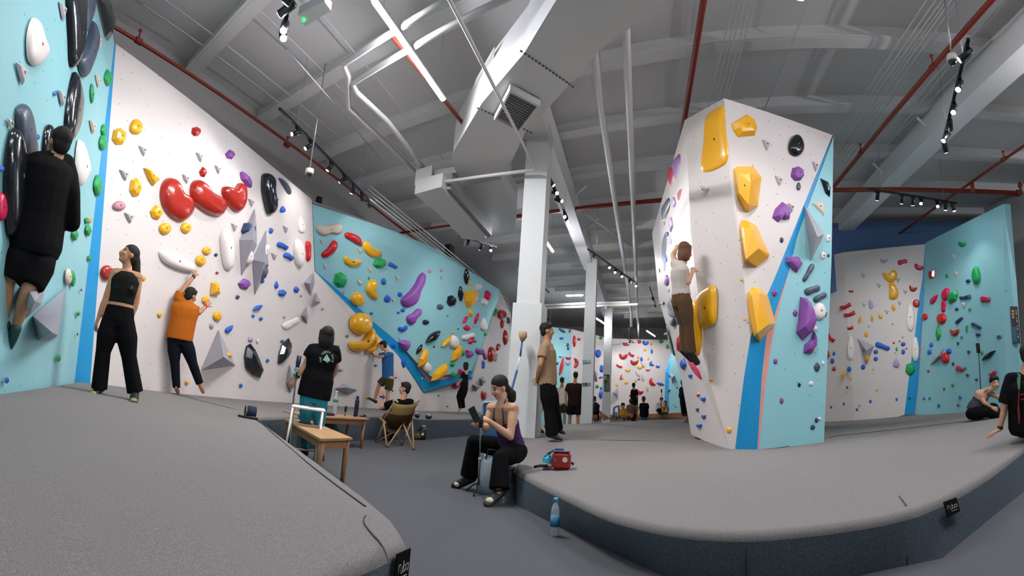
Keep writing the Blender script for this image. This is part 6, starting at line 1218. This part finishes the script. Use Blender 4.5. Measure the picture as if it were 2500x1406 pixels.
person('standing woman in black crop top and black trousers looking up at the left', 5.2, dict(head=(313, 623), neck=(309, 655), shL=(281, 667), shR=(336, 677), elL=(258, 731), wrL=(241, 775), tpL=(229, 808), elR=(333, 735), wrR=(318, 780), tpR=(309, 818),
       hipL=(272, 778), hipR=(305, 782), knL=(252, 858), anL=(242, 950), toL=(226, 965, -.08), knR=(315, 872), anR=(330, 958), toR=(325, 984, -.22)), (-.85, -.45, .35), dict(m=cloth('charcoal', '#1b1d18'), sleeve=0, hem=.36, loose=1.02, neck=.93), dict(m=K_, flare=1.25, hemr=.07, rise=.3),
       hair='none', hairm=HAIRD, hairx=[(325, 612, .02, .06), (332, 640, .04, .05), (333, 668, .05, .045), (328, 690, .0, .03), (318, 706, -.12, .018)], shoes=mat('shoe_lime_black', '#1c1f16', .6), patches=((.86, .95, .004, mat('patch_lime', '#8c9650', .6)),), skin=SKIN, female=True, s=.97, vox=.0085, curl=.2, handn={'L': (-1, -.4, 0), 'R': (.5, -1, 0)})
Dw = horiz(PL_WW(445, 800)) - .3
person('man in an orange T-shirt reaching up on the white wall', Dw, dict(head=(466, 723), neck=(456, 738), shL=(434, 728), shR=(476, 756), elL=(451, 701, .05), wrL=(474, 674, .15), tpL=(477, 655, .24), elR=(486, 764, .0), wrR=(503, 747, .14), tpR=(514, 733, .24),
       hipL=(424, 826), hipR=(452, 829), knL=(427, 886), anL=(431, 947), toL=(434, 958, .12), knR=(470, 886), anR=(488, 937), toR=(496, 957, .02)), (.65, .65, -.15), dict(m=cloth('orange', '#b5611c'), sleeve=.45, hem=-.02, loose=1.2), dict(m=cloth('ink', '#10131c'), flare=1.1, hemr=.052), shoes=None, s=.98, vox=.0105, curl=.2, watch=(('L', BLK), ('R', mat('band_red', '#c0251c', .6))), handn={'L': (0, -1, .2), 'R': (0, -1, .4)})
pb4 = person('woman in a black T-shirt with a round white emblem and teal leggings', 6.2, dict(head=(797, 822), neck=(800, 843), shL=(763, 852), shR=(817, 856), elL=(746, 890), wrL=(724, 922), tpL=(707, 943), elR=(820, 900, .15), wrR=(805, 930, .3), tpR=(795, 945, .35),
       hipL=(752, 962), hipR=(782, 967), knL=(744, 1038), anL=(744, 1104), toL=(738, 1118, .1), knR=(779, 1046), anR=(781, 1106), toR=(783, 1120, .1)), (-.3, .95, .0), dict(m=K_, sleeve=.55, hem=-.06, loose=1.22), dict(m=cloth('teal', '#2a8096'), flare=.93, hemr=.045, len=1.9), hair='bob', hairm=HAIRD, skin=SKIN2, female=True, vox=.009, curl=.3, watch=(('L', BLK),), handn={'L': (-.6, -.8, 0)})
person('bearded man in a blue T-shirt and olive shorts climbing under the yellow holds', 13.1, dict(head=(935, 844), neck=(942, 856), shL=(938, 866, .12), shR=(955, 866, -.12), elL=(917, 870, .2), wrL=(905, 861, .3), tpL=(902, 851, .4), elR=(925, 872, -.1), wrR=(907, 864, .1), tpR=(901, 855, .3),
       hipL=(941, 924, .1), hipR=(953, 924, -.1), knL=(925, 941, .1), anL=(914, 978, .1), toL=(902, 973, .1), knR=(947, 957, -.1), anR=(944, 995, -.1), toR=(935, 1002, -.05)), (-.85, .35, -.35), dict(m=cloth('blue', '#33679f'), sleeve=.55, hem=-.03, loose=1.1), dict(m=cloth('olive', '#4a4428'), len=.85, flare=1.2), hairm=HAIRD, skin=SKIN2, vox=.014, jd=.16, shoes=mat('shoe_maroon', '#2a1418', .6))
person('man in glasses and a black T-shirt sitting in the camping chair, arm raised', 9.42, dict(head=(988, 949), neck=(987, 966), shL=(958, 985), shR=(1002, 982), elL=(929, 996, .12), wrL=(931, 966, .15), tpL=(932, 945, .15), elR=(1008, 1010, .15), wrR=(985, 1018, .4), tpR=(978, 1018, .5),
       hipL=(962, 1032, .2), hipR=(986, 1032, .2), knL=(944, 1018, .6), anL=(945, 1060, .75), toL=(940, 1066, .9), knR=(962, 1018, .65), anR=(960, 1062, .8), toR=(957, 1068, .95)), (-.95, .25, .05), dict(m=K_, sleeve=.55, hem=0, loose=1.12), dict(m=cloth('brown', '#3c2f25'), len=.95), skin=SKIN2, hairm=HAIRD, vox=.012, curl=.3, watch=(('L', BLK),))
person('woman in a dark tank top and trousers standing by the rear wall', 16.2, dict(head=(1136, 893), neck=(1136, 904), shL=(1131, 910, .1), shR=(1139, 910, -.1), elL=(1130, 925, -.05), wrL=(1121, 935), tpL=(1114, 942), elR=(1128, 924, .2), wrR=(1120, 934, .25), tpR=(1114, 938, .3),
       hipL=(1130, 947, .1), hipR=(1136, 947, -.05), knL=(1119, 968, .1), anL=(1125, 997), toL=(1119, 1004), knR=(1129, 974), anR=(1131, 994, .2), toR=(1136, 993, .3)), (-.8, .5, 0), dict(m=cloth('ink', '#10131c'), sleeve=0, hem=0, loose=1.02), dict(m=K_, flare=1.1), hair='bob', hairm=HAIR, female=True, vox=.015, jd=.14, shoes=None, s=.94)
person('seated woman in a purple halter top looking at her phone', 5.25, dict(head=(1219, 947), neck=(1227, 976), shL=(1200, 996, .12), shR=(1253, 997, -.08), elL=(1187, 1046, .05), wrL=(1176, 1040, -.12), tpL=(1164, 1026, -.2), elR=(1246, 1066, -.18), wrR=(1194, 1028, -.22), tpR=(1168, 1016, -.24),
       hipL=(1240, 1096, .4), hipR=(1266, 1102, .22), knL=(1157, 1078, .3), anL=(1145, 1170, .42), toL=(1112, 1186, .44), knR=(1221, 1118, -.15), anR=(1219, 1203, -.26), toR=(1192, 1228, -.36)), (-.82, -.5, -.42), dict(m=cloth('purple', '#4b2f5c'), strap=cloth('lilac_grey', '#5a5068'), hem=.16, loose=1.04), dict(m=K_, flare=1.15, hemr=.09, rise=.22, len=1.9), hair='none', hairm=HAIRD,
       hairx=[(1229, 944, .04, .06), (1240, 952, .05, .045), (1248, 962, .05, .058), (1250, 973, .05, .045)], skin=SKIN2, female=True, vox=.0075, curl=.75, s=.98, shoes=mat('shoe_orange_black', '#1c1a1a', .6), patches=((.1, .98, .0, mat('patch_orange', '#b8702a', .6)), (.86, .9, .008, mat('patch_cream', '#d8d0b0', .6))), handn={'L': (-.4, -.6, .8), 'R': (.2, -.5, .9)})
person('man in a beige T-shirt and black trousers leaning back on the column', 7.55, dict(head=(1336, 808), neck=(1335, 828), shL=(1329, 848, -.17), shR=(1341, 847, .17), elL=(1319, 890, -.24), wrL=(1311, 920, -.12), tpL=(1308, 936, .0), elR=(1325, 892, .24), wrR=(1313, 922, .1), tpR=(1309, 935, .02),
       hipL=(1334, 938, -.09), hipR=(1339, 938, .09), knL=(1341, 1000, -.09), anL=(1348, 1062, -.09), toL=(1366, 1070, -.1), knR=(1353, 998, .12), anR=(1360, 1048, .22), toR=(1373, 1055, .22)), (.97, .1, .08), dict(m=cloth('beige', '#9c8266'), sleeve=.6, hem=-.03, loose=1.15), dict(m=K_, flare=1.25, hemr=.075), hairm=HAIR, vox=.0105, jd=.17, shoes=mat('shoe_dark_blue', '#1b2c36', .6), handn={'L': (-1, 0, 0)})
person('person in pale trousers standing behind the man leaning on the column', 8.9, dict(head=(1336, 822), neck=(1335, 835), shL=(1328, 852), shR=(1344, 852, .2), elL=(1328, 885), wrL=(1330, 910), tpL=(1332, 925), elR=(1342, 885), wrR=(1340, 910), tpR=(1338, 925), hipL=(1322, 935), hipR=(1332, 935), knL=(1317, 990), anL=(1314, 1046), toL=(1324, 1053), knR=(1334, 990), anR=(1338, 1044), toR=(1344, 1050)),
       (.9, .4, 0), dict(m=cloth('beige', '#9c8266'), sleeve=.5, hem=0), dict(m=cloth('stone', '#a39a86'), flare=.95, hemr=.05), vox=.014, s=.9)
person('man in a dark brown T-shirt and black shorts seen from behind', 16.5, dict(head=(1405, 917), neck=(1404, 928), shL=(1388, 940), shR=(1418, 941), elL=(1382, 962), wrL=(1382, 980), tpL=(1383, 989), elR=(1421, 962), wrR=(1419, 976, .1), tpR=(1416, 984, .2), hipL=(1394, 988), hipR=(1411, 988), knL=(1391, 1020), anL=(1391, 1052), toL=(1390, 1056, .1), knR=(1411, 1020), anR=(1411, 1052), toR=(1412, 1056, .1)),
       (-.2, .97, 0), dict(m=cloth('dark_brown', '#2a1615'), sleeve=.7, hem=-.08, loose=1.25), dict(m=K_, len=.75, flare=1.4), vox=.018, girth=1.1)
person('person in a white T-shirt and dark shorts beyond the leaning man', 17.6, dict(head=(1373, 929), neck=(1372, 939), shL=(1365, 947), shR=(1379, 947, .2), elL=(1363, 966), wrL=(1363, 980), tpL=(1363, 988), elR=(1382, 966), wrR=(1383, 980), tpR=(1383, 988), hipL=(1368, 986), hipR=(1377, 986), knL=(1368, 1012), anL=(1367, 1044), toL=(1367, 1048, .1), knR=(1378, 1012), anR=(1378, 1044), toR=(1380, 1048, .1)),
       (.6, .8, 0), dict(m=cloth('cream', '#b9b09c'), sleeve=.6, hem=-.05, loose=1.1), dict(m=cloth('dark_olive', '#2b2f22'), len=.8, flare=1.2), vox=.018, s=.92)
person('woman in a white T-shirt and brown trousers climbing the tower', 6.2, dict(head=(1673, 615), neck=(1670, 638), shL=(1650, 646), shR=(1668, 657, -.12), elL=(1642, 624, .1), wrL=(1651, 607, .25), tpL=(1658, 597, .33), elR=(1677, 690, -.12), wrR=(1691, 664, .0), tpR=(1694, 648, .1),
       hipL=(1656, 735, .08), hipR=(1671, 735, -.08), knL=(1670, 792, .1), anL=(1673, 860, .1), toL=(1688, 876, .15), knR=(1681, 796, -.05), anR=(1686, 862, .0), toR=(1701, 884, .1)), (.55, .75, -.1), dict(m=cloth('offwhite', '#b5aea6'), sleeve=.3, hem=.18, loose=1.02), dict(m=cloth('brown_trousers', '#54402c'), flare=1.0, hemr=.075, rise=.25), hair='bob', hairm=HAIRB, skin=SKIN2, female=True, vox=.009, s=.97, curl=.5, jd=.15)
person('woman in a grey strapless top sitting on the right mat, facing back', 8.0, dict(head=(2429, 936), neck=(2418, 950), shL=(2388, 960), shR=(2414, 958, .1), elL=(2404, 984, -.05), wrL=(2420, 994), tpL=(2430, 998), elR=(2434, 968, .1), wrR=(2450, 976, .15), tpR=(2458, 982, .2),
       hipL=(2372, 1010, -.05), hipR=(2378, 1008, .2), knL=(2410, 1006, -.1), anL=(2436, 1018, .0), toL=(2450, 1022, .1), knR=(2426, 994, .3), anR=(2440, 1014, .3), toR=(2452, 1018, .3)), (.35, -.93, -.05), dict(m=cloth('mauve', '#4a4250'), strap=cloth('mauve', '#4a4250'), hem=.1, loose=1.02), dict(m=K_, flare=1.15, hemr=.06, rise=.18), hair='short', hairm=HAIR, skin=SKIN2, female=True, vox=.0105, s=.95, jd=.15)
pr_ = person('man in a black T-shirt with a red and green print at the right edge', 5.55, dict(head=(2510, 868), neck=(2503, 900), shL=(2468, 924), shR=(2540, 930), elL=(2453, 992), wrL=(2441, 1048), tpL=(2412, 1062, -.05), elR=(2560, 1000), wrR=(2550, 1050), tpR=(2540, 1070),
       hipL=(2494, 1040, .1), hipR=(2530, 1045, .1), knL=(2520, 1046, .6), anL=(2515, 1055, .8), toL=(2512, 1052, 1.), knR=(2560, 1046, .6), anR=(2560, 1055, .8), toR=(2560, 1052, 1.)), (.3, .95, 0), dict(m=K_, sleeve=.9, hem=-.12, loose=1.25), dict(m=K_, flare=1.2), vox=.011, curl=.15, girth=1.1, watch=(('L', BLK),), handn={'L': (0, -.1, 1)})
# the far group
def far(label, D, head, shl, shr, hl, hr, kl, kr, al, ar, face, tm, bm_, hair='short', hm=HAIR, arms=None, **k):
    arms = arms or {}; J = dict(head=head, neck=(head[0], head[1] + 10), shL=shl, shR=shr, hipL=hl, hipR=hr, knL=kl, knR=kr, anL=al, anR=ar, toL=(al[0] + 1, al[1] + 3, (al[2] if len(al) > 2 else 0) + .1), toR=(ar[0] + 1, ar[1] + 3, (ar[2] if len(ar) > 2 else 0) + .1))
    for q, sh in (('L', shl), ('R', shr)):
        e, w, tp = arms.get(q, ((sh[0] + (-1 if q == 'L' else 1), sh[1] + 14), (sh[0], sh[1] + 26), (sh[0], sh[1] + 32))); J['el' + q], J['wr' + q], J['tp' + q] = e, w, tp
    person(label, D, J, face, dict(m=tm, sleeve=.6, hem=0, loose=1.08), dict(m=bm_, flare=1.05), hair=hair, hairm=hm, vox=.022, group='climbers resting at the far end', **k)
far('person in navy sitting behind the middle column', 20, (1451, 975), (1448, 986), (1457, 987), (1449, 1006), (1455, 1006), (1452, 1008, .5), (1458, 1008, .5), (1452, 1024, .5), (1458, 1024, .5), (.6, .7, 0), cloth('navy', '#151a30'), K_)
far('man in a black T-shirt standing near the far red holds', 21.8, (1547, 941), (1544, 953), (1553, 953, .2), (1546, 990), (1551, 990), (1545, 1020), (1550, 1020), (1545, 1049), (1550, 1049), (.1, .9, .2), cloth('ink', '#10131c'), cloth('maroon_dark', '#231214'), s=.95)
far('man in a black long-sleeved shirt sitting on the far mat edge', 20.5, (1571, 975), (1565, 988), (1580, 988), (1568, 1013), (1577, 1013), (1566, 1006, .5), (1576, 1006, .5), (1566, 1016, .8), (1576, 1016, .8), (-.2, .97, 0), K_, K_, hm=mat('hair_cap', '#3a3328', .8), arms={'R': ((1582, 1003), (1583, 1014), (1583, 1018))})
far('person with a yellow garment sitting low in the far group', 21, (1521, 991), (1518, 1001), (1527, 1001, .2), (1520, 1017), (1525, 1017), (1533, 1010, .2), (1535, 1012), (1546, 1016, .2), (1545, 1020), (.5, -.6, -.2), cloth('yellow', '#b9852a'), cloth('peach', '#a9785a'))
far('person in beige sitting in the far group with back turned', 21.3, (1540, 981), (1533, 992), (1547, 992), (1536, 1013), (1544, 1013), (1534, 1012, .4), (1542, 1012, .4), (1534, 1022, .5), (1542, 1022, .5), (-.4, .9, 0), cloth('taupe', '#6b5a48'), cloth('taupe', '#6b5a48'), hm=HAIRD)
far('person in a white T-shirt crouching by the deep blue edge', 25, (1615, 976), (1605, 985), (1613, 986, .2), (1606, 1001), (1610, 1001), (1612, 1000, -.2), (1614, 1000, -.2), (1609, 1008, -.1), (1612, 1008, -.1), (.7, -.3, -.3), cloth('white', '#b9adb4'), K_, s=.92)
far('long-haired woman in a mustard top hugging her knees', 24.4, (1624, 984), (1619, 994), (1629, 994), (1620, 1006), (1626, 1006), (1619, 999, -.4), (1629, 999, -.4), (1618, 1008, -.5), (1628, 1008, -.5), (-.1, -.95, -.1), cloth('mustard', '#7a602c'), cloth('skin_shorts', '#8b6a4c'), hair='long', arms={'L': ((1617, 1002, -.2), (1624, 1004, -.5), (1628, 1004, -.5)), 'R': ((1633, 1001, -.2), (1628, 1003, -.5), (1622, 1004, -.5))}, s=.9)
far('woman in black tights half hidden behind the tower foot', 17, (1667, 935), (1664, 948), (1674, 948), (1666, 970), (1671, 970), (1666, 994), (1672, 994), (1668, 1012), (1674, 1012), (.2, .9, 0), cloth('navy', '#151a30'), K_, s=.92, female=True)
# --- things held or worn apart
def on(parent_lab): return next(o for o in bpy.data.objects if o.get('label') == parent_lab)
t = thing('monopod', 'black phone monopod held by the woman in the emblem T-shirt', 'tripod'); a, b = Dp(709, 1045, 6.1), Dp(725, 900, 6.15)
MB().tube([g(a, .0) if a[2] < .1 else np.array([a[0], a[1], 0.01]), a, b], .009).obj('pole', M_BLACK, t); MB().tube([b, Dp(728, 885, 6.15), Dp(731, 868, 6.15)], [.02, .03, .028]).obj('camera_grip', mat('device_navy', '#1a2238', .5), t); MB().tube([Dp(723, 903, 6.1), Dp(727, 903, 6.2)], .03).obj('collar', M_STEEL, t); settle(t)
p = Dp(1157, 1010, 5.03); d_ = nrm([-.5, .2, .85]); tag(MB().box(Dp(1158, 1012, 5.0), (.15, .074, .009), d_, np.cross([.3, 1, .2], d_), bev=.003).obj('mobile_phone', M_BLACK), 'dark phone held by the seated woman in purple', 'phone')
t = thing('phone_tripod', 'silver-stemmed tabletop tripod in front of the seated woman', 'tripod'); a, b = Zp(1167, 1206, 0), Dp(1174, 1036, 4.95)
base = np.array([a[0], a[1], 0.]); MB().tube([base + [0, 0, .1], b * .45 + (base + [0, 0, .1]) * .55], .012).obj('lower_tube', M_STEEL, t); MB().tube([b * .45 + (base + [0, 0, .1]) * .55, b], .007).obj('upper_tube', M_STEEL, t)
MB().tube([b - [0, 0, .03], b + [0, 0, .09]], .018).obj('grip', M_BLACK, t)
for q in (.3, 2.4, 4.5): MB().tube([base + [0, 0, .11], base + [math.cos(q) * .08, math.sin(q) * .08, .075], base + [math.cos(q) * .17, math.sin(q) * .17, .008]], .008).obj('leg', M_BLACK, t)
settle(t)
# emblem on the back of the black T-shirt: ring of letters round a mountain mark
def text_on(parent, s_, pos, up, nrm_, size, m, depth=.002):
    cu = bpy.data.curves.new('letter', 'FONT'); cu.body = s_; cu.size = size; cu.extrude = depth; cu.align_x = 'CENTER'; cu.align_y = 'CENTER'
    o = bpy.data.objects.new('letter', cu); C.objects.link(o); me = bpy.data.meshes.new_from_object(o.evaluated_get(bpy.context.evaluated_depsgraph_get())); bpy.data.objects.remove(o)
    n = nrm(nrm_); u = nrm(np.asarray(up) - n * np.dot(up, n)); r = np.cross(u, n); M = Matrix(((r[0], u[0], n[0], pos[0]), (r[1], u[1], n[1], pos[1]), (r[2], u[2], n[2], pos[2]), (0, 0, 0, 1)))
    me.materials.clear(); me.materials.append(m); me.transform(M); return me
def snap(obj_, x, y, D_):                     # point of a mesh under a place of the photo
    o_ = Vector((0, 0, HC)); d_ = Vector(tuple(nrm(ray(x, y)))); inv = Matrix.Translation(obj_.parent.location if obj_.parent else Vector()); ok, loc_, n_, i_ = obj_.ray_cast(inv.inverted() @ o_, d_)
    return (np.array(inv @ loc_), np.array(n_)) if ok else (Dp(x, y, D_), -nrm(ray(x, y)))
shirt = next(c for c in pb4.children if c.name.startswith('shirt')); M_PR, M_MINT = mat('print_white', '#cfd3cf', .7), mat('print_mint', '#7fb59c', .7)
off = Vector(tuple(pb4.location)); cx, cy, R_ = 797.5, 876, 16.5
def badge_mesh(me):
    me.transform(Matrix.Translation(-off)); return link('print', me, pb4)
for i, ch in enumerate('THE NORTH FACE'):
    if ch == ' ': continue
    a = math.radians(205 - i * 17.5); x, y = cx + R_ * math.cos(a) * .9, cy - R_ * math.sin(a)
    p, n = snap(shirt, x, y, 6.1); q, _ = snap(shirt, cx + (R_ + 5) * math.cos(a) * .9, cy - (R_ + 5) * math.sin(a), 6.1)
    n = nrm(n * .3 - nrm(ray(x, y)) * .7); p = p + n * .006; up = nrm(Dp(cx + 40 * math.cos(a), cy - 40 * math.sin(a), 6.1) - Dp(cx, cy, 6.1)); badge_mesh(text_on(pb4, ch, p, up, n, .036, M_PR if i % 4 else M_MINT))
mp = [snap(shirt, cx + x, cy + y, 6.1) for x, y in ((0, -12), (9, 3), (6, 7), (2, 5), (4, 11), (-1, 8), (-4, 5), (-10, 3))]
nn = nrm(sum(n for _, n in mp)); nn = nrm(nn * .3 - nrm(ray(cx, cy)) * .7); P_ = [p + nn * .008 - np.array(off) for p, _ in mp]; MB().prism(P_, nn * .002).obj('emblem', M_MINT, pb4)
# print on the right-hand man's shirt
sh2 = next(c for c in pr_.children if c.name.startswith('shirt')); off2 = np.array(pr_.location)
M_PRD, M_PGR = mat('print_red', '#7d1c16', .7), mat('print_green', '#2f6b50', .7)
for pts, m in (([(2484, 910), (2492, 914), (2490, 950), (2486, 952), (2483, 930)], M_PGR), ([(2486, 956), (2490, 952), (2488, 985), (2491, 1008), (2490, 1034), (2486, 1034), (2484, 1000)], M_PRD), ([(2490, 962), (2500, 960), (2500, 963), (2490, 965)], M_PRD), ([(2490, 974), (2500, 972), (2500, 976), (2490, 977)], M_PRD)):
    q = [snap(sh2, x, y, 4.6) for x, y in pts]; n = -nrm(ray(2490, 960)); MB().prism([p + n * .012 - off2 for p, _ in q], n * .002).obj('print', m, pr_)
# --- the 300 holds that show largest stay single; the tiny rest becomes one object
bpy.context.view_layer.update()
HOLDS.sort(key=lambda h: -h[6]); rest = HOLDS[298:]
v, f, fm, mats_, sm2 = [], [], [], [], []
for o, *_ in rest:
    m_ = o.data.materials[0]
    if m_ not in mats_: mats_.append(m_)
    b = len(v); v += [tuple(o.matrix_world @ q.co) for q in o.data.vertices]
    for p in o.data.polygons: f.append(tuple(b + i for i in p.vertices)); fm.append(mats_.index(m_)); sm2.append(p.use_smooth)
    for c in list(o.children): bpy.data.objects.remove(c)
    bpy.data.objects.remove(o)
me = mesh('small_climbing_holds', v, f, mats_, fm); me.polygons.foreach_set('use_smooth', sm2)
o = link('small_climbing_holds', me, None, kind='stuff'); tag(o, 'the many smallest coloured climbing holds scattered over all the walls', 'climbing holds')
